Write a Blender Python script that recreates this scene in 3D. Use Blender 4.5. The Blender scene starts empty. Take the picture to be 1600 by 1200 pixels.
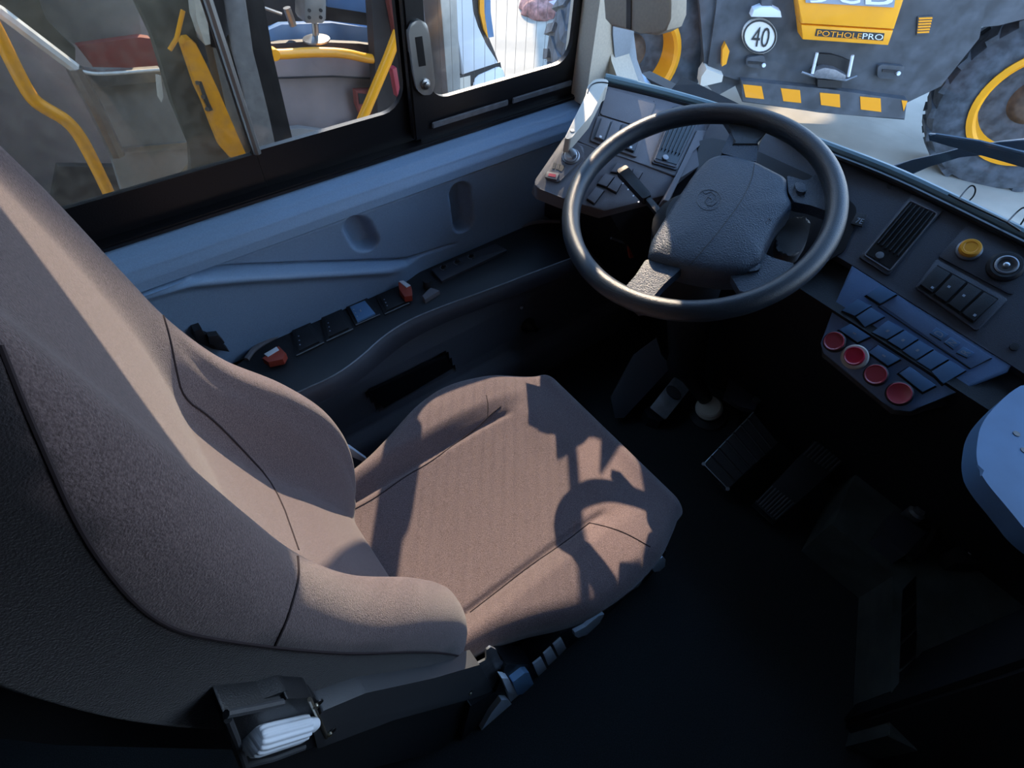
import bpy, bmesh, math, random
from mathutils import Vector, Matrix
from mathutils.bvhtree import BVHTree
random.seed(7)
S = bpy.context.scene
COL = S.collection
# ---------------------------------------------------------------- camera
YAW, PITCH, ROLL, FPX = .857, .886, .071, 880.0
CAM = Vector((0, 0, 1.32))
_d = Vector((math.cos(YAW)*math.cos(PITCH), math.sin(YAW)*math.cos(PITCH), -math.sin(PITCH)))
_r = _d.cross(Vector((0, 0, 1))).normalized(); _u = _r.cross(_d)
_c, _s = math.cos(ROLL), math.sin(ROLL)
RT = _c*_r + _s*_u; UP = -_s*_r + _c*_u
cd = bpy.data.cameras.new('camera'); cam = bpy.data.objects.new('camera', cd); COL.objects.link(cam)
cam.matrix_world = Matrix(((RT.x, UP.x, -_d.x, CAM.x), (RT.y, UP.y, -_d.y, CAM.y), (RT.z, UP.z, -_d.z, CAM.z), (0, 0, 0, 1)))
cd.sensor_width = 36; cd.lens = FPX/1600*36; cd.clip_start = .01; cd.clip_end = 400
S.camera = cam
# ---------------------------------------------------------------- sky and sun
W = bpy.data.worlds.new('sky'); S.world = W; W.use_nodes = True
nt = W.node_tree; nt.nodes.clear()
out = nt.nodes.new('ShaderNodeOutputWorld'); bg = nt.nodes.new('ShaderNodeBackground')
tc = nt.nodes.new('ShaderNodeTexCoord'); sp = nt.nodes.new('ShaderNodeSeparateXYZ'); rp = nt.nodes.new('ShaderNodeValToRGB')
rp.color_ramp.elements[0].position = 0.0; rp.color_ramp.elements[0].color = (.66, .75, .85, 1)
rp.color_ramp.elements[1].position = .7; rp.color_ramp.elements[1].color = (.22, .42, .80, 1)
nt.links.new(tc.outputs['Generated'], sp.inputs[0]); nt.links.new(sp.outputs['Z'], rp.inputs[0])
nt.links.new(rp.outputs[0], bg.inputs[0]); nt.links.new(bg.outputs[0], out.inputs[0])
bg.inputs[1].default_value = 5.0
sl = bpy.data.lights.new('sun', 'SUN'); sun = bpy.data.objects.new('sun', sl); COL.objects.link(sun)
SUNV = Vector((-.32, -.41, -.387)).normalized()
sun.rotation_euler = SUNV.to_track_quat('-Z', 'Y').to_euler(); sun.location = (3, 4, 5)
sl.energy = 11.0; sl.angle = math.radians(.6); sl.color = (1.0, .80, .58)
S.view_settings.view_transform = 'Standard'; S.view_settings.look = 'None'
S.view_settings.exposure = 0.12; S.view_settings.gamma = 1.0; S.view_settings.use_curve_mapping = False
S.cycles.max_bounces = 8; S.cycles.transparent_max_bounces = 16; S.cycles.sample_clamp_indirect = 4.0

# ---------------------------------------------------------------- pixel rays (1600x1200) onto physical planes
def ray(x, y): return ((x-800)/FPX*RT - (y-600)/FPX*UP + _d)
def on(px, n, d):
    r = ray(*px); n = Vector(n); return CAM + r*((d - n.dot(CAM))/n.dot(r))
def onX(px, v): return on(px, (1, 0, 0), v)
def onY(px, v): return on(px, (0, 1, 0), v)
def onZ(px, v): return on(px, (0, 0, 1), v)
class Plane:
    def __init__(s, a, b, c, up=(0, 0, 1)):
        a, b, c = Vector(a), Vector(b), Vector(c)
        n = (b-a).cross(c-a).normalized()
        if n.dot(Vector(up)) < 0: n = -n
        s.n = n; s.d = n.dot(a)
    def p(s, px, h=0): return on(px, s.n, s.d + h)
    def poly(s, pts, h=0): return [s.p(q, h) for q in pts]

# ---------------------------------------------------------------- materials
MATS = {}
def mat(name, col, rough=.5, metal=0., noise=0., nscale=200., bump=0., bscale=None, spec=.5, sheen=0., col2=None, coat=0., emit=None, band=None):
    m = bpy.data.materials.new(name); m.use_nodes = True; n = m.node_tree; L = n.links
    b = n.nodes['Principled BSDF']
    b.inputs['Base Color'].default_value = (*col, 1); b.inputs['Roughness'].default_value = rough
    b.inputs['Metallic'].default_value = metal; b.inputs['Specular IOR Level'].default_value = spec
    if coat: b.inputs['Coat Weight'].default_value = coat
    if sheen:
        b.inputs['Sheen Weight'].default_value = sheen; b.inputs['Sheen Roughness'].default_value = .4
    if emit: b.inputs['Emission Color'].default_value = (*emit[:3], 1); b.inputs['Emission Strength'].default_value = emit[3]
    t = n.nodes.new('ShaderNodeTexCoord')
    if noise or col2:
        a = n.nodes.new('ShaderNodeTexNoise'); a.inputs['Scale'].default_value = nscale; a.inputs['Detail'].default_value = 4
        L.new(t.outputs['Object'], a.inputs['Vector'])
        r = n.nodes.new('ShaderNodeValToRGB'); r.color_ramp.elements[0].position = .35; r.color_ramp.elements[1].position = .68
        c2 = col2 or tuple(min(1, c*(1+noise)) for c in col); c1 = col if col2 else tuple(c*(1-noise) for c in col)
        r.color_ramp.elements[0].color = (*c1, 1); r.color_ramp.elements[1].color = (*c2, 1)
        L.new(a.outputs['Fac'], r.inputs[0]); L.new(r.outputs[0], b.inputs['Base Color'])
    if bump:
        a = n.nodes.new('ShaderNodeTexNoise'); a.inputs['Scale'].default_value = bscale or nscale; a.inputs['Detail'].default_value = 5
        L.new(t.outputs['Object'], a.inputs['Vector'])
        q = n.nodes.new('ShaderNodeBump'); q.inputs['Strength'].default_value = bump; q.inputs['Distance'].default_value = .002
        L.new(a.outputs['Fac'], q.inputs['Height']); L.new(q.outputs[0], b.inputs['Normal'])
    MATS[name] = m; return m
mat('velour', (.140, .103, .104), .95, noise=.30, nscale=620, bump=.7, bscale=800, spec=.12, sheen=.30)
mat('velour_dark', (.040, .036, .043), .95, noise=.30, nscale=620, bump=.7, bscale=800, spec=.1, sheen=.15)
mat('velour_seam', (.035, .027, .03), .95, spec=.1)
mat('black_plastic', (.012, .013, .016), .45, bump=.25, bscale=900)
mat('black_soft', (.010, .011, .014), .6, bump=.3, bscale=700)
mat('dash_plastic', (.135, .125, .135), .6, noise=.06, nscale=600, bump=.35, bscale=900)
mat('dash_dark', (.045, .048, .062), .45, noise=.08, nscale=500, bump=.35, bscale=900)
mat('panel_blue', (.13, .215, .37), .38, noise=.05, nscale=500, bump=.25, bscale=900)
mat('key_blue', (.115, .225, .39), .25, bump=.1, bscale=900)
mat('wall_plastic', (.20, .30, .43), .5, noise=.05, nscale=300, bump=.3, bscale=800)
mat('wheel_rubber', (.021, .029, .040), .33, bump=.35, bscale=700, spec=.6)
mat('wheel_pad', (.028, .044, .070), .38, bump=.8, bscale=420, spec=.6)
mat('light_plastic', (.74, .79, .86), .45, bump=.1)
mat('grey_cover', (.055, .058, .065), .5, bump=.2, bscale=900)
mat('steel', (.45, .46, .48), .3, 1.0, bump=.1)
mat('dull_metal', (.20, .21, .23), .45, .6, noise=.15, nscale=60, bump=.2)
mat('screw_metal', (.5, .45, .36), .35, 1.0)
mat('trim_grey', (.115, .125, .15), .5, noise=.08, nscale=500, bump=.3, bscale=900)
mat('pillar_sky_tint', (.42, .48, .55), .5, noise=.04, nscale=200)
mat('lever_blue', (.25, .45, .70), .4)
mat('floor_vinyl', (.012, .014, .016), .75, noise=.5, nscale=350, bump=.5, bscale=500)
mat('floor_dusty', (.060, .072, .068), .8, noise=.35, nscale=12, bump=.4, bscale=400)
mat('red_button', (.42, .05, .07), .35, coat=.2)
mat('red_bright', (.55, .015, .05), .35, coat=.2)
mat('orange_button', (.72, .30, .02), .35, coat=.3)
mat('cream', (.62, .58, .50), .5)
mat('pillar_beige', (.78, .70, .57), .6, noise=.05, nscale=200, bump=.15)
mat('frame_black', (.006, .006, .008), .35, bump=.1, bscale=300)
mat('seat_red', (.33, .05, .03), .4)
mat('white_mark', (.7, .72, .75), .5)
mat('grey_mark', (.28, .32, .38), .5)
mat('concrete', (.30, .265, .215), .9, noise=.13, nscale=3.0, bump=.6, bscale=60)
mat('loader_dark', (.060, .068, .080), .6, noise=.35, nscale=9, bump=.3, bscale=60)
mat('loader_yellow', (.95, .38, .008), .4, noise=.08, nscale=5)
mat('reflector', (.95, .36, .01), .3)
mat('tyre', (.060, .070, .085), .85, noise=.45, nscale=14, bump=.8, bscale=60)
mat('rust_dark', (.07, .045, .03), .8, noise=.6, nscale=12)
mat('rail_yellow', (.95, .38, .01), .35, coat=.2)
mat('bus_white', (.70, .74, .80), .35, noise=.05, nscale=4)
mat('bus_dark', (.035, .030, .030), .6, noise=.4, nscale=8)
mat('bus_mauve', (.27, .24, .245), .7, noise=.15, nscale=6)
mat('bus_olive', (.085, .080, .060), .7, noise=.35, nscale=10)
mat('bus_grey', (.25, .25, .24), .6, noise=.15, nscale=7)
mat('bus_maroon', (.25, .06, .05), .7, noise=.2, nscale=8)
mat('bus_blue', (.12, .22, .38), .3, noise=.2, nscale=5)
mat('aluminium', (.38, .38, .37), .35, .8, noise=.1, nscale=20)
mat('gasket', (.16, .15, .14), .6, noise=.2, nscale=30)
mat('rust_cloth', (.30, .14, .12), .9, noise=.4, nscale=20, bump=.5, bscale=30)
mat('lilac_cloth', (.50, .42, .55), .9, noise=.2, nscale=20)
mat('wiper', (.05, .085, .13), .4)
mat('desk_blue', (.055, .13, .25), .65, noise=.15, nscale=9)
mat('roof_lining', (.40, .42, .45), .8)
mat('sign_white', (.80, .80, .76), .5)
mat('sign_black', (.03, .03, .03), .5)
mat('edge_teal', (.16, .25, .29), .35)
def glass(name, tint=(1, 1, 1), gl=.10, rough=.0, dirt=0., dscale=30.):
    m = bpy.data.materials.new(name); m.use_nodes = True; n = m.node_tree; L = n.links; n.nodes.clear()
    o = n.nodes.new('ShaderNodeOutputMaterial'); tr = n.nodes.new('ShaderNodeBsdfTransparent'); g = n.nodes.new('ShaderNodeBsdfGlossy')
    tr.inputs[0].default_value = (*tint, 1); g.inputs['Roughness'].default_value = rough
    lw = n.nodes.new('ShaderNodeLayerWeight'); lw.inputs[0].default_value = .5
    pw = n.nodes.new('ShaderNodeMath'); pw.operation = 'POWER'; pw.inputs[1].default_value = 5; L.new(lw.outputs['Facing'], pw.inputs[0])
    fr = n.nodes.new('ShaderNodeMath'); fr.operation = 'MULTIPLY_ADD'; fr.inputs[1].default_value = .9; fr.inputs[2].default_value = .035; L.new(pw.outputs[0], fr.inputs[0])
    mx = n.nodes.new('ShaderNodeMixShader'); L.new(fr.outputs[0], mx.inputs[0]); L.new(tr.outputs[0], mx.inputs[1]); L.new(g.outputs[0], mx.inputs[2])
    last = mx
    if dirt:
        t = n.nodes.new('ShaderNodeTexCoord'); a = n.nodes.new('ShaderNodeTexNoise'); a.inputs['Scale'].default_value = dscale; a.inputs['Detail'].default_value = 8
        L.new(t.outputs['Object'], a.inputs['Vector']); r = n.nodes.new('ShaderNodeMapRange'); r.inputs[1].default_value = .4; r.inputs[2].default_value = .75
        r.inputs[3].default_value = dirt*.5; r.inputs[4].default_value = dirt*1.8; L.new(a.outputs['Fac'], r.inputs[0])
        df = n.nodes.new('ShaderNodeBsdfDiffuse'); df.inputs[0].default_value = (.55, .50, .42, 1)
        m2 = n.nodes.new('ShaderNodeMixShader'); L.new(r.outputs[0], m2.inputs[0]); L.new(mx.outputs[0], m2.inputs[1]); L.new(df.outputs[0], m2.inputs[2]); last = m2
    L.new(last.outputs[0], o.inputs[0]); MATS[name] = m
glass('window_glass', (.93, .95, .95), dirt=.02)
glass('dusty_glass', (.80, .80, .76), dirt=.10, dscale=60)
glass('windscreen_glass', (.90, .95, .97), dirt=.035, dscale=6)

# ---------------------------------------------------------------- object helpers
def thing(name, label, cat, base, group=None):
    o = bpy.data.objects.new(name, None); COL.objects.link(o); o.location = base; o.empty_display_size = .05
    o['label'] = label; o['category'] = cat
    if group: o['group'] = group
    return o
def base_of(p):
    v = Vector((0, 0, 0))
    while p: v += Vector(p.location); p = p.parent
    return v
def obj(name, bm, m, parent=None, label=None, kind=None, smooth=35, me=None):
    me = bpy.data.meshes.new(name)
    b = base_of(parent)
    if b.length: bmesh.ops.translate(bm, verts=bm.verts, vec=-b)
    bmesh.ops.recalc_face_normals(bm, faces=bm.faces)
    bm.to_mesh(me); bm.free()
    if m: me.materials.append(MATS[m])
    if smooth is not None and len(me.polygons):
        me.shade_smooth(); me.set_sharp_from_angle(angle=math.radians(smooth))
    o = bpy.data.objects.new(name, me); COL.objects.link(o)
    if parent: o.parent = parent
    if label: o['label'] = label
    if kind: o['kind'] = kind
    return o
def struct(name, bm, m, parent=None, label=None, smooth=35):
    o = obj(name, bm, m, parent, None, None if parent else 'structure', smooth)
    if label: o['label'] = label; 
    return o
def single(name, bm, m, label, cat, group=None, smooth=35):
    o = obj(name, bm, m, None, label, None, smooth); o['category'] = cat
    if group: o['group'] = group
    return o
def prism(pts, n, t0, t1, bev=0., seg=2, bm=None, taper=0.):
    """solid from a polygon: pts shifted along n from t0 (bottom) to t1 (top)"""
    own = bm is None
    if own: bm = bmesh.new()
    n = Vector(n).normalized(); pts = [Vector(p) for p in pts]
    c = sum(pts, Vector())/len(pts)
    lo = [bm.verts.new(p + n*t0) for p in pts]
    hi = [bm.verts.new(p + (c-p)*taper + n*t1) for p in pts]
    k = len(pts); top = bm.faces.new(hi); bm.faces.new(lo[::-1])
    for i in range(k): bm.faces.new((lo[i], lo[(i+1) % k], hi[(i+1) % k], hi[i]))
    if bev:
        bmesh.ops.bevel(bm, geom=list(top.edges), offset=bev, segments=seg, affect='EDGES', profile=.6, clamp_overlap=True)
    return bm
def rounded(pts, r, seg=4, closed=True):
    """round the corners of a 3D/2D polygon"""
    pts = [Vector(p) for p in pts]; o = []; k = len(pts)
    for i in range(k):
        p, a, b = pts[i], pts[i-1], pts[(i+1) % k]
        va, vb = a-p, b-p; rr = min(r, va.length*.45, vb.length*.45)
        A = p+va.normalized()*rr; B = p+vb.normalized()*rr
        for j in range(seg+1):
            t = j/seg; o.append((1-t)**2*A + 2*t*(1-t)*p + t*t*B)
    return o
def box(lo, hi, bev=0., bm=None):
    (x0, y0, z0), (x1, y1, z1) = lo, hi
    if x0 > x1: x0, x1 = x1, x0
    if y0 > y1: y0, y1 = y1, y0
    if z0 > z1: z0, z1 = z1, z0
    own = bm is None
    if own: bm = bmesh.new()
    g = bmesh.ops.create_cube(bm, size=1)['verts']
    for v in g: v.co = Vector(((x0+x1)/2+v.co.x*(x1-x0), (y0+y1)/2+v.co.y*(y1-y0), (z0+z1)/2+v.co.z*(z1-z0)))
    if bev:
        es = list({e for v in g for e in v.link_edges}); bmesh.ops.bevel(bm, geom=es, offset=bev, segments=2, affect='EDGES')
    return bm
def tube(pts, r, n=10, closed=False, bm=None, cap=True):
    own = bm is None
    if own: bm = bmesh.new()
    pts = [Vector(p) for p in pts]; k = len(pts); rings = []
    rs = r if isinstance(r, (list, tuple)) else [r]*k
    up = None
    for i, p in enumerate(pts):
        if closed: t = pts[(i+1) % k]-pts[i-1]
        else: t = pts[min(i+1, k-1)]-pts[max(i-1, 0)]
        t.normalize()
        if up is None: up = t.orthogonal().normalized()
        up = (up - t*up.dot(t)).normalized(); s = t.cross(up)
        rings.append([bm.verts.new(p + rs[i]*(math.cos(2*math.pi*j/n)*up + math.sin(2*math.pi*j/n)*s)) for j in range(n)])
    for i in range(k if closed else k-1):
        a, b = rings[i], rings[(i+1) % k]
        for j in range(n): bm.faces.new((a[j], a[(j+1) % n], b[(j+1) % n], b[j]))
    if not closed and cap: bm.faces.new(rings[0][::-1]); bm.faces.new(rings[-1])
    return bm
def smooth_path(pts, it=3, closed=False):
    pts = [Vector(p) for p in pts]
    for _ in range(it):
        o = [] if closed else [pts[0]]
        k = len(pts)
        for i in range(k if closed else k-1):
            a, b = pts[i], pts[(i+1) % k]
            o += [a*.75+b*.25, a*.25+b*.75]
        if not closed: o.append(pts[-1])
        pts = o
    return pts
def frame(n, hint=(0, 0, 1)):
    n = Vector(n).normalized(); h = Vector(hint)
    if abs(n.dot(h.normalized())) > .95: h = Vector((1, 0, 0))
    a = (h - n*h.dot(n)).normalized(); return n, a, n.cross(a)
def cyl(c, n, r, h0, h1, bev=0., seg=24, r2=None, bm=None):
    n, a, b = frame(n); c = Vector(c)
    own = bm is None
    if own: bm = bmesh.new()
    r2 = r if r2 is None else r2
    lo = [bm.verts.new(c+n*h0+r*(math.cos(t)*a+math.sin(t)*b)) for t in [2*math.pi*i/seg for i in range(seg)]]
    hi = [bm.verts.new(c+n*h1+r2*(math.cos(t)*a+math.sin(t)*b)) for t in [2*math.pi*i/seg for i in range(seg)]]
    top = bm.faces.new(hi); bm.faces.new(lo[::-1])
    for i in range(seg): bm.faces.new((lo[i], lo[(i+1) % seg], hi[(i+1) % seg], hi[i]))
    if bev: bmesh.ops.bevel(bm, geom=list(top.edges), offset=bev, segments=3, affect='EDGES', profile=.6)
    return bm
def lathe(c, n, prof, seg=28, bm=None, hint=(0, 0, 1)):
    """prof: list of (r, h)"""
    n, a, b = frame(n, hint); c = Vector(c)
    own = bm is None
    if own: bm = bmesh.new()
    rings = []
    for r, h in prof:
        rings.append([bm.verts.new(c+n*h+max(r, 1e-4)*(math.cos(2*math.pi*i/seg)*a+math.sin(2*math.pi*i/seg)*b)) for i in range(seg)])
    for p, q in zip(rings, rings[1:]):
        for i in range(seg): bm.faces.new((p[i], p[(i+1) % seg], q[(i+1) % seg], q[i]))
    bm.faces.new(rings[0][::-1]); bm.faces.new(rings[-1])
    return bm
def grid(f, nu, nv, closed_v=False, bm=None):
    own = bm is None
    if own: bm = bmesh.new()
    V = [[bm.verts.new(f(i/(nu-1), j/(nv if closed_v else nv-1))) for j in range(nv)] for i in range(nu)]
    for i in range(nu-1):
        for j in range(nv if closed_v else nv-1):
            bm.faces.new((V[i][j], V[i+1][j], V[i+1][(j+1) % nv], V[i][(j+1) % nv]))
    if closed_v: bm.faces.new(V[0]); bm.faces.new(V[-1][::-1])
    return bm
def sst(a, b, x):
    t = max(0, min(1, (x-a)/(b-a) if b != a else 0)); return t*t*(3-2*t)
def lerp_tab(tab, x):
    if x <= tab[0][0]: return tab[0][1]
    for (a, u), (b, v) in zip(tab, tab[1:]):
        if x <= b:
            t = (x-a)/(b-a); t = t*t*(3-2*t)*.5+t*.5; return u+(v-u)*t
    return tab[-1][1]
def lin_tab(tab, x):
    if x <= tab[0][0]: return tab[0][1]
    for (a, u), (b, v) in zip(tab, tab[1:]):
        if x <= b: return u+(v-u)*(x-a)/(b-a)
    return tab[-1][1]
def cub_tab(tab, x):
    n = len(tab)
    if x <= tab[0][0]: return tab[0][1]
    if x >= tab[-1][0]: return tab[-1][1]
    for i in range(n-1):
        if x <= tab[i+1][0]:
            x0, y0 = tab[i]; x1, y1 = tab[i+1]; h = x1-x0; t = (x-x0)/h
            sl_ = lambda j: (tab[min(j+1, n-1)][1]-tab[max(j-1, 0)][1])/(tab[min(j+1, n-1)][0]-tab[max(j-1, 0)][0])
            a, b = sl_(i)*h, sl_(i+1)*h
            return (2*t**3-3*t*t+1)*y0+(t**3-2*t*t+t)*a+(-2*t**3+3*t*t)*y1+(t**3-t*t)*b
def ring_plate(inner, outer, n, t0, t1):
    bm = bmesh.new(); n = Vector(n).normalized(); k = len(inner)
    A = [bm.verts.new(Vector(p)+n*t1) for p in inner]; B = [bm.verts.new(Vector(p)+n*t1) for p in outer]
    C = [bm.verts.new(Vector(p)+n*t0) for p in inner]; D = [bm.verts.new(Vector(p)+n*t0) for p in outer]
    for i in range(k):
        j = (i+1) % k
        bm.faces.new((A[i], A[j], B[j], B[i])); bm.faces.new((C[j], C[i], D[i], D[j]))
        bm.faces.new((A[j], A[i], C[i], C[j])); bm.faces.new((B[i], B[j], D[j], D[i]))
    return bm
def text_bm(s, p0, pr, pu, n, depth=.0006, shear=0.):
    """lettering fitted to the parallelogram p0 (bottom left), pr (bottom right), pu (top left)"""
    cu = bpy.data.curves.new('lettering', 'FONT'); cu.body = s; cu.resolution_u = 3
    o = bpy.data.objects.new('lettering', cu); me = o.to_mesh()
    xs = [v.co.x for v in me.vertices]; ys = [v.co.y for v in me.vertices]
    x0, x1, y0, y1 = min(xs), max(xs), min(ys), max(ys)
    p0, pr, pu, n = Vector(p0), Vector(pr), Vector(pu), Vector(n).normalized()
    bm = bmesh.new(); vs = []
    for v in me.vertices:
        a = (v.co.x-x0)/(x1-x0); b = (v.co.y-y0)/(y1-y0) if y1 > y0 else 0
        vs.append(bm.verts.new(p0+(pr-p0)*(a+shear*b)+(pu-p0)*b+n*depth))
    for f in me.polygons:
        try: bm.faces.new([vs[i] for i in f.vertices])
        except ValueError: pass
    o.to_mesh_clear(); bpy.data.objects.remove(o); bpy.data.curves.remove(cu)
    return bm

# ================================================================ SETTING
bm = box((-1.2, -1.55, -.05), (1.29, 1.05, 0)); struct('floor', bm, 'floor_vinyl')
bm = box((-14, -9, -.95), (22, 26, -.9)); struct('ground', bm, 'concrete')
# driver's side wall: padded ledge, door card with groove and two recessed grips
def groove_z(x):
    return lin_tab([(-.6, .74), (.04, .654), (.135, .619), (.477, .478), (.60, .466), (.82, .430), (1.1, .42)], x)
def rr_mask(x, z, cx, cz, a, b, sk, e=.012):
    u = abs(x-cx-sk*(z-cz)); v = abs(z-cz); r = min(a, b)
    dx, dz = max(u-(a-r), 0), max(v-(b-r), 0); d = math.hypot(dx, dz)-r
    return 1-sst(-e, e*.3, d)
prof = [(.705, 1.012), (.70, .995), (.692, .975), (.678, .958), (.660, .948), (.645, .9455)]
def wall_y(x, z):
    if z > .645: y = lerp_tab([(a, b) for a, b in prof[::-1]], z)
    else:
        y = .955 + (.645-z)*.02
        y += .008*math.exp(-((z-.641)/.004)**2)
    g = groove_z(x)
    if z < .643:
        y += .012*math.exp(-((z-g)/.0035)**2)*(1 if x < .50 else max(0, 1-(x-.5)*8))
        y -= .014*(1-sst(g-.012, g-.002, z))*(1-sst(.45, .52, x)) + .012*math.exp(-((z-g+.018)/.012)**2)*(1-sst(.40, .48, x))
    y += .030*rr_mask(x, z, .382, .588, .029, .047, -.25) + .034*rr_mask(x, z, .636, .557, .027, .068, -.1)
    return y
def wf(u, v):
    x = -.75+2.0*u; z = .41+.295*v; return Vector((x, wall_y(x, z), z))
bm = grid(wf, 420, 190); struct('wall_left', bm, 'wall_plastic', smooth=60)
# outer skin and lower wall behind the console
bm = box((-1.2, 1.0, -.62), (1.28, 1.06, .40)); box((-1.2, 1.015, .36), (1.25, 1.06, .70), bm=bm); struct('wall_outer', bm, 'black_plastic')
# lower wall panel with sill lip
def lw(u, v):
    x = -.75+2.0*u
    tab = [(0, (.93, .40)), (.1, (.90, .375)), (.45, (.86, .27)), (.8, (.845, .16)), (.88, (.835, .135)), (.94, (.80, .115)), (1, (.79, .0))]
    for (a, p), (b, q) in zip(tab, tab[1:]):
        if v <= b: t = (v-a)/(b-a); y = p[0]+(q[0]-p[0])*t; z = p[1]+(q[1]-p[1])*t; break
    z -= .028*sst(.69, .76, x)*sst(.5, .9, v)*(1 if v < .95 else .4)
    if .285 < x-(.20-z)*.25 < .515 and .155 < z < .235: y += .05
    return Vector((x, y, z))
bm = grid(lw, 300, 90); struct('trim_1', bm, 'trim_grey', smooth=50)
obj('recess', prism([onY(p, .838) for p in [(578, 612), (698, 558), (708, 575), (600, 638)]], (0, -1, 0), -.01, .0), 'frame_black', bpy.data.objects['trim_1'])  # black plate closes the recess, its inner shade put in as colour
# header, rear part, roof, bulkheads
bm = box((-1.2, .98, 1.75), (1.3, 1.06, 2.15)); box((-1.2, .99, .70), (-.62, 1.06, 1.76), bm=bm); struct('wall_left_header', bm, 'roof_lining')
bm = box((-1.2, -1.55, 2.1), (1.45, 1.06, 2.16)); struct('ceiling', bm, 'roof_lining')
bm = box((1.15, -1.55, 1.82), (1.42, 1.0, 2.12)); struct('trim_4', bm, 'roof_lining')
bm = box((-1.25, -1.55, 0), (-1.2, 1.06, 2.15)); struct('wall_rear', bm, 'black_plastic')
bm = box((-1.2, -1.6, 0), (1.28, -1.55, 2.15)); struct('wall_right', bm, 'black_plastic')
bm = box((1.25, -1.55, -.6), (1.29, 1.02, .70)); struct('wall_front', bm, 'black_plastic')
# unseen wall added front left for shade, with an opening for a sun patch
def wall_x(x0, x1, z0, z1, bm=None):
    p = [(x0, 9, 0), (x1, 9, 0), (x1+.055, 9.07, 0), (x0+.055, 9.07, 0)]
    return prism(p, (0, 0, 1), z0, z1, bm=bm)
bm = wall_x(7.42, 26, -.9, 5.22); wall_x(7.42, 26, 5.66, 13, bm); wall_x(7.42, 9.95, 5.22, 5.66, bm); wall_x(10.7, 26, 5.22, 5.66, bm)
for k in range(5): box((8.5+3.6*k, 8.93, 2), (10.7+3.6*k, 9.02, 4.2), bm=bm)
struct('unseen_shade_wall', bm, 'bus_grey')

# side window: black frame plates with rounded panes
def rr2(x0, x1, z0, z1, r, rl=None, n=6):
    o = []; rl = r if rl is None else rl
    for k, (cx, cz, a0, q) in enumerate(((x1-r, z0+r, -90, r), (x1-r, z1-r, 0, r), (x0+rl, z1-rl, 90, rl), (x0+rl, z0+rl, 180, rl))):
        for i in range(n+1):
            a = math.radians(a0+90*i/n); o.append((cx+q*math.cos(a), cz+q*math.sin(a), k))
    return o
def window_unit(name, x0, x1, z0, z1, X0, X1, Z0, Z1, r, yf, ypane, gl, thick=.012, rl=None):
    inn = rr2(x0, x1, z0, z1, r, rl)
    crn = ((X1, Z0), (X1, Z1), (X0, Z1), (X0, Z0))
    bm = ring_plate([(a, yf, b) for a, b, k in inn], [(crn[k][0], yf, crn[k][1]) for a, b, k in inn], (0, -1, 0), -thick/2, thick/2)
    bmesh.ops.remove_doubles(bm, verts=bm.verts, dist=1e-6)
    w = obj(name, bm, 'frame_black', None, None, 'structure', smooth=30)
    g = prism([(a, ypane, b) for a, b, k in rr2(x0-.008, x1+.008, z0-.008, z1+.008, r, rl)], (0, -1, 0), -.0015, .0015)
    obj('pane', g, gl, w)
    return w
w1 = window_unit('window_1', .602, .985, .788, 1.68, .575, 1.003, .705, 1.76, .045, 1.018, 1.02, 'window_glass')
w2 = window_unit('window_2', .249, .552, .782, 1.68, .2435, .583, .705, 1.76, .05, 1.030, 1.032, 'window_glass', rl=.003)
w3 = window_unit('window_3', -.60, .237, .777, 1.68, -.62, .2425, .705, 1.76, .003, 1.030, 1.032, 'dusty_glass')
bm = tube([(.243, 1.016, .782), (.243, 1.016, 1.70)], .007, 8); obj('glazing_strip', bm, 'aluminium', w2)
bm = box((.555, 1.002, .72), (.583, 1.02, 1.74), .004); obj('divider_bar', bm, 'frame_black', w2)
for k in range(13):
    x = .635+.027*k; zb = .789 if x < .95 else .80
    obj('heating_wire', tube([(x, 1.0165, zb), (x, 1.0165, 1.66)], .00035, 4), 'gasket', w1)
for a, b in ((.60, .80), (.812, .99)):
    bm = box((a, 1.003, .735), (b, 1.0075, .748), .002); obj('drain_channel', bm, 'dull_metal', w1)
# black inner reveal under the panes
bm = box((-.75, .998, .700), (1.03, 1.03, .712), .003); struct('window_sill', bm, 'frame_black')
# latch plate on the sliding pane
lp = [(637, 50), (642, 34), (654, 30), (666, 36), (671, 60), (679, 130), (674, 147), (660, 148), (650, 140), (645, 115)]
th = thing('window_latch', 'grey metal latch plate with slot and round knob on the sliding side window', 'latch', onY((660, 146), 1.008))
pl = [onY(p, .998) for p in lp]
obj('plate', prism(rounded(pl, .006), (0, -1, 0), -.010, .003, .0015), 'aluminium', th)
obj('slot', prism([onY(p, .996) for p in [(648, 58), (659, 56), (665, 102), (654, 104)]], (0, -1, 0), 0, .0015), 'frame_black', th)
obj('knob', lathe(onY((664, 131), .996), (0, -1, 0), [(.010, 0), (.010, .004), (.006, .005), (.006, .010), (.003, .011)]), 'steel', th)

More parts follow.
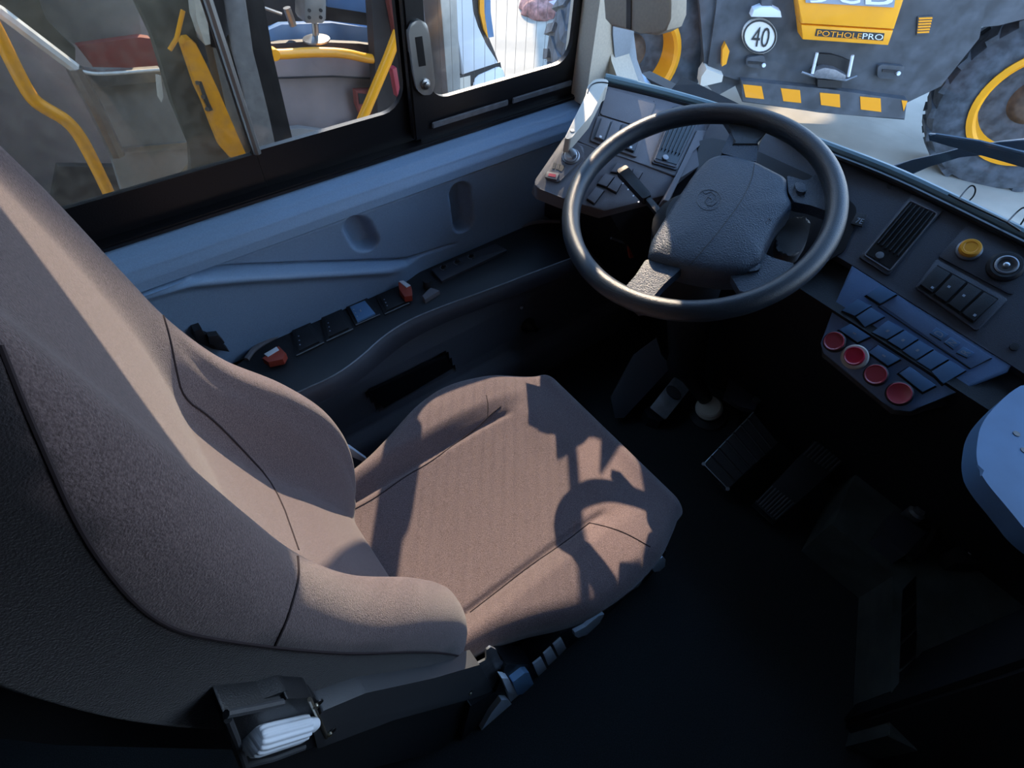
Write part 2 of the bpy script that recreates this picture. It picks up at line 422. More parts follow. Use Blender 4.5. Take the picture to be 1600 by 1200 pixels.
# A pillar and windscreen
ap = [(903, 168), (906, -80), (957, -80), (956, 53), (960, 93), (975, 136), (985, 165), (940, 160)]
bm = prism([onX(p, 1.07) for p in ap], (1, 0, 0), -.01, .05, 0)
struct('trim_2', bm, 'pillar_beige')
pil = [(Vector((1.02, .985, z))) for z in (.70, 2.12)]
bm = prism([(a, 0, b) for a, b in [(1.0, .70), (1.0, .93), (1.10, .955), (1.17, 1.0), (1.19, 1.10), (1.18, 1.4), (1.19, 2.12), (1.36, 2.12), (1.28, 1.2)] + [(q.x, q.z) for q in [onY(p, .96) for p in [(990, 20), (989, 53), (994, 93), (1011, 138)]]] + [(1.14, .66)]], (0, 1, 0), .96, 1.05, .004); t3_ = struct('trim_3', bm, 'pillar_beige')
obj('pillar_sky_side', prism([onY(p, .958) for p in [(957, -80), (992, -40), (990, 20), (989, 53), (994, 93), (1010, 137), (1022, 170), (975, 170), (963, 120), (957, 55)]], (0, -1, 0), -.004, .002, .001), 'pillar_sky_tint', t3_)  # thin sheet gives the pillar's sky-lit bluish side as a colour
# windscreen: curved sheet rising from the dash edge
EDGE = [(1.02, .99), (1.06, .92), (1.11, .82), (1.15, .70), (1.165, .44), (1.17, .28), (1.17, -.3), (1.16, -.8), (1.10, -1.53)]
def wsf(u, v):
    y = .96-2.49*u; x = lerp_tab([(-b, a) for a, b in EDGE], -y); z = .73+1.39*v
    return Vector((x+.075+.12*math.sin(v*1.2)-.10*v*v, y, z))
bm = grid(wsf, 50, 8); struct('window_4', bm, 'windscreen_glass')

# ================================================================ DASHBOARD
dash = thing('dashboard', 'dark grey wrap-around driver dashboard with rocker switches, vents and blue-grey key panel', 'dashboard', (1.0, .35, 0))
P1 = Plane((1.037, 0, .85), (1.037, .3, .85), (.91, 0, .75))                        # upper panel, right of the wheel
P2 = Plane((.91, 0, .75), (.91, .3, .75), (.825, 0, .65))                           # lower key panel
PL = Plane(onZ((949, 126), .85), onZ((891, 217), .80), onZ((1055, 275), .757))       # upper left panel
PQ = Plane(onZ((891, 217), .80), onZ((1055, 275), .755), onZ((860, 300), .738))      # lower left panel
CKP = Plane((0, 0, 0), (1, 0, 0), (0, 1, 0)); CKP.n = Vector((-.15, -.20, .97)).normalized(); CKP.d = CKP.n.dot(onZ((915, 160), .852))
SWP = Plane((0, 0, 0), (1, 0, 0), (0, 1, 0)); SWP.n = Vector((-.30, -.28, .90)).normalized(); SWP.d = SWP.n.dot(onZ((860, 265), .768))
def K8(*p): return [(1220+x/3.158, 270+y/3.158) for x, y in p]
def K6(*p): return [(820+x/4.8, 110+y/4.8) for x, y in p]
def K1(*p): return [(850+x/3.2, 150+y/3.2) for x, y in p]
def plate(name, P, pts, t0, t1, m, parent, bev=.001, rad=0, label=None, taper=0.):
    q = P.poly(pts)
    if rad: q = rounded(q, rad)
    return obj(name, prism(q, P.n, t0, t1, bev, taper=taper), m, parent, label)
# main faces
r0 = P1.p((1240, 215)); 
body = plate('upper_panel', P1, [(1120, 171), (1210, 200), (1294, 232), (1397, 270), (1500, 320), (1600, 368), (2100, 640), (1900, 790), (1700, 650), (1581, 571), (1331, 414), (1290, 390), (1180, 330), (1128, 260), (1080, 250)], -.05, 0, 'dash_dark', dash, .004)
lft = plate('left_panel', PL, [(930, 128), (949, 124), (1112, 167), (1180, 190), (1140, 230), (1065, 277), (1055, 275), (978, 247), (939, 235), (886, 215)], -.04, 0, 'dash_plastic', dash, .003)
low = plate('left_lower_panel', PQ, [(891, 217), (939, 235), (978, 247), (1055, 275), (1058, 285), (1040, 305), (945, 330), (905, 318), (882, 314), (842, 298), (835, 288), (850, 262)], -.045, 0, 'dash_plastic', dash, .004)
plate('key_panel', P2, K8((350, 455), (1140, 950), (1120, 985), (700, 1150), (640, 1180), (560, 1170), (500, 1130), (210, 890), (195, 840), (270, 640)), -.035, 0, 'panel_blue', dash, .004)
plate('key_panel_base', P2, K8((360, 475), (1130, 970), (900, 1120), (640, 1200), (540, 1190), (190, 900), (190, 860)), -.12, -.03, 'black_plastic', dash, .004)
# body below the panels
bm = prism([(1.06, 0, .83), (.93, 0, .735), (.86, 0, .70), (.98, 0, .35), (1.06, 0, .15), (1.10, 0, .15)], (0, -1, 0), -.75, 1.35); obj('under_body', bm, 'black_soft', dash)
bm = bmesh.new()
top = [PL.p((915, 200), -.03), PQ.p((1055, 285), -.03), PQ.p((945, 322), -.03), PQ.p((852, 290), -.03)]
bot = [Vector((.98, .93, .3)), Vector((1.05, .55, .3)), Vector((.95, .60, .42)), Vector((.88, .93, .42))]
A = [bm.verts.new(p) for p in top]; B = [bm.verts.new(p) for p in bot]
bm.faces.new(A); bm.faces.new(B[::-1])
for i in range(4): bm.faces.new((A[i], A[(i+1) % 4], B[(i+1) % 4], B[i]))
obj('side_body', bm, 'black_soft', dash)
# padded top edge following the windscreen
ed = [PL.p(p, .002) for p in [(945, 122), (1030, 142), (1112, 165)]] + [onZ((1200, 194), .832)] + [onZ(p, .852) for p in [(1294, 229), (1397, 268), (1500, 317), (1600, 366)]] + [Vector((1.037, -.3, .852)), Vector((1.03, -.8, .85)), Vector((.98, -1.3, .85))]
ed2 = smooth_path(ed, 2)
obj('edge_roll', tube(ed2, .0085, 10), 'edge_teal', dash)
ed3 = [p+Vector((-.014, 0, -.006)) for p in ed2]; obj('edge_groove', tube(ed3, .005, 8), 'frame_black', dash)
# ledge in front of edge down to the glass
bm = bmesh.new(); a = [bm.verts.new(p+Vector((0, 0, .002))) for p in ed2]; b = [bm.verts.new(p+Vector((.08, .0, -.055))) for p in ed2]
for i in range(len(a)-1): bm.faces.new((a[i], a[i+1], b[i+1], b[i]))
g = bmesh.ops.extrude_face_region(bm, geom=list(bm.faces)); bmesh.ops.translate(bm, verts=[v for v in g['geom'] if isinstance(v, bmesh.types.BMVert)], vec=(-.005, 0, -.01))
obj('cowl', bm, 'black_plastic', dash)
# left cheek (pale raised outer rail)
ck = K6((455, 190), (470, 120), (520, 68), (580, 60), (628, 72), (622, 118), (600, 130), (500, 330), (345, 512), (297, 512))
plate('cheek', CKP, ck, -.03, .0, 'cream', dash, .004, .004, label='pale beige raised outer rail of the dashboard')
obj('cheek_groove', tube(smooth_path([CKP.p(p, .0005) for p in K6((470, 170), (490, 115), (530, 92), (580, 88), (625, 95))]), .0012, 6), 'frame_black', dash)
ck2 = K6((300, 510), (345, 514), (440, 590), (445, 680), (370, 800), (330, 960), (300, 978), (90, 895), (68, 850))
plate('switch_cheek', SWP, ck2, -.03, .006, 'dash_plastic', dash, .003, .006)
obj('screw', cyl(CKP.p(K6((357, 455))[0], .0), CKP.n, .004, 0, .0015, .0005, 12), 'dull_metal', dash)
# switch plate with rotary light knob
sp_ = plate('light_switch_plate', SWP, K6((255, 605), (330, 580), (400, 590), (440, 620), (435, 680), (250, 865), (150, 830)), .006, .010, 'dash_plastic', dash, .002, .006)
kc = SWP.p(K6((343, 645))[0], .010)
obj('knob_ring', lathe(kc, SWP.n, [(.017, 0), (.017, .002), (.0145, .004), (.0145, .001), (.012, .001)]), 'dull_metal', sp_)
kk = obj('rotary_knob', lathe(kc, SWP.n, [(.0125, 0), (.0115, .008), (.010, .010), (.002, .010)]), 'light_plastic', sp_)
ax = (SWP.p((895, 240))-SWP.p((888, 250))).normalized()
dK = (SWP.p(K6((375, 690))[0])-SWP.p(K6((315, 600))[0])).normalized(); sK = SWP.n.cross(dK)
obj('knob_grip', prism([kc+dK*.013+sK*.0035, kc+dK*.013-sK*.0035, kc-dK*.013-sK*.0035, kc-dK*.013+sK*.0035], SWP.n, .008, .018, .0015), 'steel', sp_)
plate('red_key', SWP, K6((165, 790), (255, 808), (235, 855), (150, 835)), .010, .014, 'dash_plastic', sp_, .0015)
plate('red_mark', SWP, K6((180, 808), (232, 818), (225, 838), (172, 828)), .014, .0148, 'red_button', sp_, 0)
for q in (((215, 720), (232, 722), (222, 765), (204, 762)), ((245, 728), (262, 730), (250, 772), (232, 768)), ((268, 735), (300, 742), (275, 785), (252, 775))):
    plate('mark', SWP, K6(*q), .0095, .0108, 'black_plastic', sp_, 0)
# lid, rockers
plate('lid', PL, K6((618, 148), (640, 150), (962, 235), (975, 262), (900, 440), (560, 335)), 0, .0025, 'dash_plastic', dash, .001, .006)
for seg_ in (K6((612, 145), (556, 340)), K6((556, 340), (905, 445)), K6((978, 255), (905, 445)), K6((618, 144), (970, 236))):
    obj('lid_gap', tube([PL.p(p, .0008) for p in seg_], .0011, 6), 'frame_black', dash)
rf = plate('rocker_frame', PL, K6((545, 348), (895, 455), (835, 660), (485, 535)), 0, .004, 'dash_plastic', dash, .0015, .004)
plate('rocker_well', PL, K6((560, 372), (870, 468), (815, 635), (505, 520)), .0035, .0045, 'frame_black', rf, 0)
def lerp2(a, b, t): return (a[0]+(b[0]-a[0])*t, a[1]+(b[1]-a[1])*t)
q = K6((562, 378), (868, 472), (812, 630), (510, 520))
for i in range(4):
    t0, t1 = i/4+.02, (i+1)/4-.015
    pp = [lerp2(q[0], q[1], t0), lerp2(q[0], q[1], t1), lerp2(q[3], q[2], t1), lerp2(q[3], q[2], t0)]
    o = plate('rocker', PL, pp, .0045, .0095, 'dash_plastic' if i < 2 else 'dash_dark', rf, .0015)
    c = lerp2(lerp2(pp[0], pp[2], .68), pp[3], .15)
    obj('symbol', cyl(PL.p(c, .0094), PL.n, .0026, 0, .0006, seg=12), 'white_mark', o)
# vents
def vent(P, quad, name, nslat, depth=.02):
    q = quad; f = plate(name, P, [q[0], q[1], q[2], q[3]], 0, .004, 'dash_dark', dash, .002, .004)
    def ins(a): 
        c = (sum(p[0] for p in q)/4, sum(p[1] for p in q)/4); return [lerp2(p, c, a) for p in q]
    w = ins(.16); plate('duct', P, w, .0035, .005, 'frame_black', f, 0)
    w2 = ins(.13); pts = P.poly(w2, .0055)
    obj('rim', tube(rounded(pts, .004), .0012, 6, closed=True), 'dash_plastic', f)
    w = ins(.2)
    for i in range(nslat):
        t = (i+.5)/nslat; a = lerp2(w[0], w[1], t); b = lerp2(w[3], w[2], t); b = lerp2(a, b, .8)
        A_, B_ = P.p(a, .004), P.p(b, .004); s = (B_-A_).normalized().cross(P.n)
        obj('slat', prism([A_-s*.0008, A_+s*.0008, B_+s*.0008, B_-s*.0008], P.n, 0, .006), 'black_plastic', f)
    c = lerp2(lerp2(w[3], w[2], .4), lerp2(w[0], w[1], .4), .07)
    obj('wheel_tab', cyl(P.p(c, .005), P.n, .006, 0, .003, .001, 14), 'dull_metal', f)
vent(P1, K8((645, 112), (800, 185), (530, 512), (385, 420)), 'air_vent', 6)
vent(PL, K6((1115, 270), (1335, 330), (1135, 757), (945, 700)), 'air_vent', 6)
# recessed binnacle behind the wheel with instrument display
PB = Plane(P1.p((1100, 240)), P1.p((1300, 330)), P1.p((1200, 420))); 
bn = plate('binnacle', P1, K1((700, 290), (760, 235), (840, 215), (1000, 250), (1330, 400), (1480, 480), (1560, 560), (1560, 640), (1500, 780), (1300, 900), (900, 800), (600, 620), (600, 520)), .0, .004, 'frame_black', dash, .002, .006)
obj('hood_strip', prism([PL.p(p) for p in K6((1440, 455), (1440, 520), (1330, 540), (1250, 610), (1080, 990), (1030, 980), (1130, 790), (1280, 460))], PL.n, -.03, .004, .002), 'dash_plastic', dash)
plate('display', P1, K8((372, 205), (425, 215), (400, 275), (345, 260)), .004, .007, 'black_plastic', bn, .001)
d0, d1, d2 = K8((364, 256), (398, 264), (378, 232)); obj('display_text', text_bm('7E', P1.p(d0), P1.p(d1), P1.p(d2), P1.n, .0078), 'grey_mark', bn)
obj('screw', lathe(P1.p(K8((537, 66))[0]), P1.n, [(.0045, 0), (.0045, .002), (.002, .0022)], 12), 'black_plastic', dash)
obj('screw', lathe(P1.p(K8((1150, 860))[0]), P1.n, [(.0055, 0), (.0055, .003), (.003, .0032)], 14), 'black_plastic', dash)
# plate with orange push button and socket
ac = plate('accessory_plate', P1, K8((915, 262), (1262, 395), (1250, 440), (1140, 608), (780, 418), (790, 400)), 0, .0025, 'dash_dark', dash, .001, .005)
oc = P1.p(K8((925, 388))[0]); 
obj('button_collar', lathe(oc, P1.n, [(.0165, .002), (.0165, .007), (.014, .009)]), 'dull_metal', ac)
obj('push_button', lathe(oc, P1.n, [(.014, .004), (.014, .014), (.012, .0165), (.009, .0165), (.008, .0155), (.001, .0155)]), 'orange_button', ac, label='round orange push button')
sc_ = P1.p(K8((1102, 470))[0])
obj('socket_collar', lathe(sc_, P1.n, [(.0225, .002), (.0225, .008), (.019, .012), (.0155, .012), (.0155, .004), (.014, .004)]), 'black_plastic', ac)
obj('socket_ring', lathe(sc_, P1.n, [(.0145, .004), (.0145, .0125), (.0125, .0135), (.011, .012), (.009, .007)]), 'dull_metal', ac)
obj('socket_pin', lathe(sc_, P1.n, [(.004, .006), (.004, .012), (.002, .013)]), 'steel', ac)
rf = plate('rocker_frame', P1, K8((765, 430), (1118, 628), (965, 787), (660, 570)), 0, .005, 'dash_dark', dash, .002, .004)
plate('rocker_well', P1, K8((770, 462), (1070, 628), (945, 750), (672, 572)), .0045, .0055, 'frame_black', rf, 0)
q = K8((760, 470), (1066, 640), (948, 746), (680, 560))
for i in range(4):
    t0, t1 = i/4+.015, (i+1)/4-.02
    pp = [lerp2(q[0], q[1], t0), lerp2(q[0], q[1], t1), lerp2(q[3], q[2], t1), lerp2(q[3], q[2], t0)]
    o = plate('rocker', P1, pp, .0055, .011, 'black_plastic', rf, .0015)
    c = lerp2(pp[0], pp[2], .72 if i in (0, 3) else .35)
    u_ = (P1.p(lerp2(pp[0], pp[1], 1))-P1.p(pp[0]))*.09; v_ = (P1.p(pp[3])-P1.p(pp[0]))*.045; cc = P1.p(c, .0113)
    obj('symbol', prism([cc-u_-v_, cc+u_-v_, cc+u_+v_, cc-u_+v_], P1.n, 0, .0003), 'grey_mark', o)
# key panel: rectangular keys, gear strip, round buttons
keys = [((420, 605), (490, 560), (575, 600), (490, 650)), ((300, 682), (380, 625), (450, 658), (366, 710)), ((370, 714), (445, 665), (515, 710), (415, 765)),
        ((285, 775), (345, 745), (445, 810), (380, 840)), ((447, 790), (530, 730), (610, 775), (522, 825)), ((526, 830), (612, 778), (680, 820), (596, 875)),
        ((597, 880), (682, 826), (755, 870), (666, 926)), ((668, 931), (757, 875), (830, 920), (738, 975)), ((740, 982), (832, 925), (915, 975), (800, 1045)),
        ((430, 885), (480, 850), (595, 920), (530, 955)), ((580, 990), (635, 955), (768, 1050), (700, 1085))]
for i, kq in enumerate(keys):
    q = K8(*kq); ctr = (sum(p[0] for p in q)/4, sum(p[1] for p in q)/4)
    well = plate('key_bezel', P2, [lerp2(ctr, (p[0]-1.2, p[1]+1.5), 1.07) for p in q], 0, .0008, 'frame_black', dash, 0)
    o = plate('key', P2, [lerp2(ctr, p, .97) for p in q], .0008, .006, 'key_blue', dash, .0012)
    if i in (3, 4, 5, 6, 9):
        u_ = (P2.p(q[1])-P2.p(q[0]))*.07; v_ = (P2.p(q[3])-P2.p(q[0]))*.07; cc = P2.p(ctr, .0062)
        obj('symbol', prism([cc-u_-v_, cc+u_-v_, cc+u_+v_, cc-u_+v_], P2.n, 0, .0004), 'grey_mark', o)
gs = plate('gear_strip', P2, K8((500, 655), (575, 612), (1040, 912), (940, 965)), 0, .0012, 'panel_blue', dash, .0006)
obj('strip_gap', tube([P2.p(p, .001) for p in K8((480, 660), (935, 968), (1040, 915))], .0009, 6), 'frame_black', gs)
for ch, kq in (('D', ((735, 793), (768, 765), (826, 800), (792, 828))), ('N', ((806, 838), (838, 812), (886, 842), (852, 872))), ('R', ((866, 888), (898, 858), (955, 890), (920, 914)))):
    q = K8(*kq); o = plate('gear_key', P2, q, .0012, .003, 'key_blue', gs, .0006)
    obj('key_gap', tube([P2.p(p, .0018) for p in (q[3], q[0])], .0011, 6), 'frame_black', gs)
    a, b, c_ = lerp2(lerp2(q[3], q[2], .3), q[0], .18), lerp2(lerp2(q[3], q[2], .75), q[1], .18), lerp2(lerp2(q[0], q[1], .3), q[3], .18)
    obj('letter', text_bm(ch, P2.p(a), P2.p(b), P2.p(c_), P2.n, .0033), 'grey_mark', gs)
for (cx, cy), r_, mm, ring in (((268, 838), .0150, 'red_button', 0), ((366, 910), .0145, 'red_bright', 1), ((470, 1000), .0155, 'red_button', 0), ((585, 1092), .0168, 'red_button', 0)):
    c = P2.p(K8((cx, cy))[0])
    o = obj('round_button', lathe(c, P2.n, [(r_, .0), (r_, .020), (r_*.93, .022), (r_*.8, .0205), (.001, .0205)]), mm, dash, label='raised bright red round push button' if ring else 'dull red round push button')
    if ring: obj('collar', lathe(c, P2.n, [(r_*1.38, 0), (r_*1.38, .006), (r_*1.25, .008), (r_*1.0, .008)]), 'cream', o)
    else: obj('collar', lathe(c, P2.n, [(r_*1.12, 0), (r_*1.12, .015), (r_*1.0, .0165)]), 'black_plastic', o)
# lower-left keys
for kq in (((540, 855), (600, 778), (668, 800), (610, 880)), ((614, 885), (672, 806), (722, 850), (682, 922)), ((462, 965), (528, 880), (592, 905), (518, 1005)),
           ((640, 765), (690, 700), (735, 712), (700, 775)), ((745, 725), (795, 735), (800, 760), (770, 790)), ((805, 745), (880, 765), (850, 820), (800, 800))):
    q = K6(*kq); ctr = (sum(p[0] for p in q)/4, sum(p[1] for p in q)/4)
    plate('key_bezel', PQ, [lerp2(ctr, (p[0]+.5, p[1]+1), 1.08) for p in q], 0, .001, 'frame_black', dash, 0)
    plate('key', PQ, [lerp2(ctr, p, .97) for p in q], .001, .0055, 'dash_plastic', dash, .001)
# the dashboard stands a little further out
DSC = 1.128
for ch in dash.children_recursive:
    b = base_of(dash)
    for v in ch.data.vertices: v.co = CAM+(v.co+b-CAM)*DSC-b
# ignition key with tag
th = thing('ignition_key', 'key with small orange-brown leather tag hanging under the left of the dashboard', 'key', onY((985, 385), .70))
obj('key_tag', prism([onY(p, .70) for p in [(978, 374), (994, 376), (1000, 398), (982, 402)]], (0, -1, 0), 0, .006, .001), 'seat_red', th)
obj('key_blade', tube([onY((955, 372), .72), onY((984, 383), .70)], .003, 8), 'dull_metal', th)
# document clips on the dash edge
th = thing('wire_clip_holder', 'thin black wire holder with two upright loops on the windscreen ledge', 'clip', (1.18, .17, .80))
b0 = [onZ(p, .803) for p in [(1482, 304), (1500, 313), (1572, 347), (1594, 361)]]
obj('base_wire', tube(b0, .0016, 6), 'frame_black', th)
for lp_ in ([(1497, 312), (1513, 292), (1521, 289), (1525, 296), (1522, 306), (1514, 314)], [(1574, 347), (1590, 330), (1600, 323), (1606, 328), (1602, 340), (1594, 352)]):
    pts = [onZ(lp_[0], .803)] + [onX(p, 1.188) for p in lp_[1:]]
    obj('loop', tube(smooth_path(pts, 2), .0014, 6), 'frame_black', th)

# ================================================================ STEERING WHEEL
WC = Vector((.794, .467, .777)); TL = .369
WN = Vector((-math.sin(TL), 0, math.cos(TL))); WA = Vector((0, 1, 0)); WB = WN.cross(WA)
class WP:
    n = WN; d = WN.dot(WC)
    def p(s, px, h=0): return on(px, WN, s.d+h)
WPL = WP(); WPL.poly = lambda pts, h=0: [WPL.p(q, h) for q in pts]
sw = thing('steering_wheel', 'large dark blue-black four-spoke steering wheel with padded hub', 'steering wheel', (1.10, .467, .0))
def rimf(u, v):
    t = 2*math.pi*u; a = 2*math.pi*v
    wav = 1+.018*math.sin(24*t)*max(0, -math.sin(a))
    rr = .217+.0165*wav*math.cos(a); h = .019*math.sin(a)
    return WC+rr*(math.cos(t)*WA+math.sin(t)*WB)+WN*h
bm = bmesh.new(); NU, NV = 144, 20
V = [[bm.verts.new(rimf(i/NU, j/NV)) for j in range(NV)] for i in range(NU)]
for i in range(NU):
    for j in range(NV): bm.faces.new((V[i][j], V[(i+1) % NU][j], V[(i+1) % NU][(j+1) % NV], V[i][(j+1) % NV]))
obj('rim', bm, 'wheel_rubber', sw, smooth=80)
def pad(name, pts, h0, h1, m, parent, bev=.004, rad=.006, seg=3, label=None):
    q = [WPL.p(p, h1) for p in K1(*pts)]
    if rad: q = rounded(q, rad)
    return obj(name, prism(q, WN, h0-h1, 0, bev, seg), m, parent, label)
# spokes
pad('spoke', ((930, 185), (985, 120), (1080, 165), (1075, 215), (1062, 330), (885, 285)), -.030, -.010, 'wheel_pad', sw, .005, .004)
obj('spoke_root', prism([WPL.p(p, -.004) for p in K1((900, 95), (1150, 100), (1095, 175), (1075, 235), (940, 235), (960, 185))], WN, -.022, -.003, .006, 3), 'wheel_rubber', sw)
s2 = pad('spoke', ((1215, 395), (1310, 425), (1390, 370), (1440, 520), (1430, 580), (1330, 545), (1250, 530), (1222, 480)), -.030, -.008, 'wheel_pad', sw, .005, .004)
c = WPL.p(K1((1280, 465))[0], -.006)
obj('horn_button', prism(rounded([WPL.p(p, -.006) for p in K1((1248, 438), (1300, 442), (1312, 490), (1262, 486))], .006), WN, -.003, .004, .002), 'wheel_pad', s2)
pad('spoke', ((510, 815), (690, 860), (600, 940), (540, 1010), (520, 1060), (400, 1010), (400, 960), (455, 900)), -.030, -.010, 'wheel_pad', sw, .005, .004)
obj('spoke_root', prism([WPL.p(p, -.002) for p in K1((330, 955), (430, 955), (520, 990), (560, 1070), (470, 1080))], WN, -.012, 0, .006, 3), 'wheel_rubber', sw)
s3 = pad('spoke', ((1085, 780), (1150, 810), (1260, 840), (1240, 890), (1100, 950), (985, 985), (930, 890), (980, 810)), -.030, -.010, 'wheel_pad', sw, .005, .004)
obj('horn_button', prism(rounded([WPL.p(p, -.008) for p in K1((1010, 830), (1080, 830), (1080, 875), (1010, 885))], .006), WN, -.003, .003, .002), 'wheel_pad', s3)
# hub pad: domed
hp = [WPL.p(p, 0) for p in K1((880, 282), (950, 288), (1065, 320), (1222, 402), (1222, 480), (1250, 535), (1165, 645), (1105, 775), (1090, 830), (1000, 880), (870, 880), (720, 855), (515, 802), (530, 720), (640, 540), (740, 390), (815, 305))]
hp = rounded(hp, .010, 4); hc = sum(hp, Vector())/len(hp)
bm = bmesh.new(); rings = []
for s_, h in ((.96, -.055), (1, -.03), (1, -.010), (.985, -.003), (.955, .002), (.90, .0055), (.75, .009), (.5, .012), (.25, .0135), (.02, .014)):
    rings.append([bm.verts.new(hc+(p-hc)*s_+WN*(h-.002)) for p in hp])
for a, b in zip(rings, rings[1:]):
    for i in range(len(hp)): bm.faces.new((a[i], a[(i+1) % len(hp)], b[(i+1) % len(hp)], b[i]))
bm.faces.new(rings[0][::-1]); bm.faces.new(rings[-1])
hb_copy = bm.copy(); HB = BVHTree.FromBMesh(hb_copy); hb_copy.free()
hub = obj('hub_pad', bm, 'wheel_pad', sw, smooth=60)
def hit(bvh, px):
    r = ray(*px).normalized(); h = bvh.ray_cast(CAM, r); return (h[0]-r*.0003) if h[0] else None
def drape(bvh, pxs, n=6):
    o = []
    for a, b in zip(pxs, pxs[1:]):
        for i in range(n):
            h = hit(bvh, lerp2(a, b, i/n))
            if h: o.append(h)
    h = hit(bvh, pxs[-1])
    if h: o.append(h)
    return o
obj('seam', tube(drape(HB, K1((1055, 330), (1045, 390), (1025, 450), (995, 510), (955, 570), (860, 695), (725, 850))), .0007, 6), 'black_plastic', hub)
eq = K1((825, 520))[0]; er = [(eq[0]+19*math.cos(t), eq[1]+16*math.sin(t)-0) for t in [i*math.pi/12 for i in range(25)]]
obj('emblem', tube(drape(HB, er, 1), .0005, 6), 'wheel_rubber', hub)
obj('emblem_mark', tube(drape(HB, K1((790, 470), (805, 490), (835, 480), (860, 500), (865, 530), (840, 550), (815, 545), (805, 525), (820, 505), (840, 515), (838, 530)), 3), .0006, 6), 'wheel_rubber', hub)
obj('emblem_mark', tube(drape(HB, K1((1110, 635), (1125, 610), (1135, 625), (1120, 640)), 3), .0005, 6), 'wheel_rubber', hub)
# column
obj('column_shroud', lathe(WC, -WN, [(.05, .02), (.075, .05), (.08, .12), (.065, .20), (.05, .35), (.045, .55), (.05, .60)], 24, hint=(0, 1, 0)), 'black_soft', sw)
obj('column_joint', tube([WC-WN*.58, WC-WN*.64, onZ((1102, 622), .07)], [.032, .028, .021], 16), 'black_plastic', sw)
# stalks
def bar(a, b, w0, w1, th_, m, parent, name, n_):
    a, b = Vector(a), Vector(b); t = (b-a).normalized(); s = n_.cross(t).normalized()
    return obj(name, prism(rounded([a-s*w0, a+s*w0, b+s*w1, b-s*w1], .004), n_, -th_, th_, .002), m, parent)
st = bar(WPL.p((971, 266), -.045), WPL.p((1012, 312), -.05), .011, .009, .008, 'black_plastic', sw, 'turn_stalk', WN)
bar(WPL.p((1012, 312), -.05), WPL.p((1062, 372), -.06), .005, .007, .006, 'black_plastic', st, 'stalk_arm', WN)
for i in range(4):
    t = .2+.22*i; p = lerp2((966, 278), (1003, 322), t); obj('stalk_mark', cyl(WPL.p(p, -.036), WN, .0016, 0, .001, seg=8), 'white_mark', st)
o = obj('right_stalk', prism(rounded([WPL.p(p, -.05) for p in K1((1225, 640), (1270, 618), (1330, 640), (1310, 740), (1260, 820), (1180, 820), (1140, 760), (1170, 700))], .01), WN, -.01, .012, .006, 3), 'grey_cover', sw)

# ================================================================ DRIVER SEAT
seat = thing('driver_seat', 'brown-grey velour driver seat with side bolsters and suspension base', 'seat', (.25, .383, 0))
YC = .383
WL = [(-.05, .17), (.08, .188), (.16, .203), (.21, .220), (.30, .258), (.38, .270), (.47, .256), (.54, .228), (.575, .212), (.60, .20)]
def cush(x, s):
    """s in 0..1 runs from the right lower edge over the top to the left lower edge"""
    w = cub_tab(WL, x); x0 = x
    ang = (s-.5)*2                       # -1..1
    zt = .395
    # cross profile: flat top within 80 %, rounded shoulder then side
    a = abs(ang); sg = 1 if ang > 0 else -1
    if a < .78:
        y = a/.78*(w-.035); 
    else:
        t = (a-.78)/.22; y = w-.035+.035*math.sin(min(t*2, 1)*math.pi/2)-.012*max(0, t-.5)*2
    dz = 0
    if a >= .78:
        t = (a-.78)/.22; dz = -.035*(1-math.cos(min(t*2, 1)*math.pi/2))-.075*max(0, t-.5)*2
    # bolsters outside the seams
    b = sst(.139, .180, y)*(1-sst(.30, .58, x))
    bump = .028*b*(1-.35*sst(.2, .27, y))
    bump *= (.75 if sg < 0 else 1)
    sag = -.010*(1-(min(y, .139)/.139)**2)*sst(.0, .2, x)*(1-sst(.42, .56, x))
    groove = -.007*math.exp(-((y-.139)/.006)**2)*(1-sst(.43, .46, x)) if a < .9 else 0
    # front roll
    fr = -.018*sst(.46, .575, x)
    return y*sg, zt+dz+bump+sag+groove+fr
def cf(u, v):
    X0, X1 = -.02, .583
    if u < .93:
        x = X0+(X1-.012-X0)*u/.93; y, z = cush(x, v); return Vector((x, YC+y-.014*sst(.35, .57, x), z))
    t = (u-.93)/.07; y, z = cush(X1-.012, v)
    x = X1-.012+.03*math.sin(min(1, t*1.6)*math.pi/2)-.02*max(0, t-.62)/.38
    k = 1-.06*t
    zb = .30
    z2 = z-.028*(1-math.cos(min(1, t*1.6)*math.pi/2)); 
    if t > .62: z2 = z2+(zb-z2)*(t-.62)/.38
    return Vector((x, YC-.014+y*k, max(z2, .285)))
bm = grid(cf, 150, 150)
# close underneath
be = [e for e in bm.edges if e.is_boundary]
cpy = bm.copy(); CB = BVHTree.FromBMesh(cpy); cpy.free()
cushion = obj('cushion', bm, 'velour', seat, smooth=70)
def K5(*p): return [(480+x/2.608, 560+y/2.608) for x, y in p]
def stitch(name, bvh, pxs, r, parent, m='velour_seam', n=8):
    d = drape(bvh, [tuple(p) for p in smooth_path([Vector((a, b)) for a, b in pxs], 2)], 3)
    if len(d) > 2: obj(name, tube(d, r, 6), m, parent)
stitch('seam', CB, K5((160, 632), (280, 568), (400, 480), (500, 425), (600, 350), (690, 285), (735, 240), (790, 195)), .0012, cushion)
stitch('seam', CB, K5((664, 1035), (780, 945), (900, 850), (1050, 750), (1150, 670)), .0014, cushion)
stitch('seam', CB, K5((1150, 670), (1220, 685), (1300, 712), (1398, 768)), .0010, cushion)
stitch('seam', CB, K5((730, 150), (738, 190), (735, 240)), .0009, cushion)
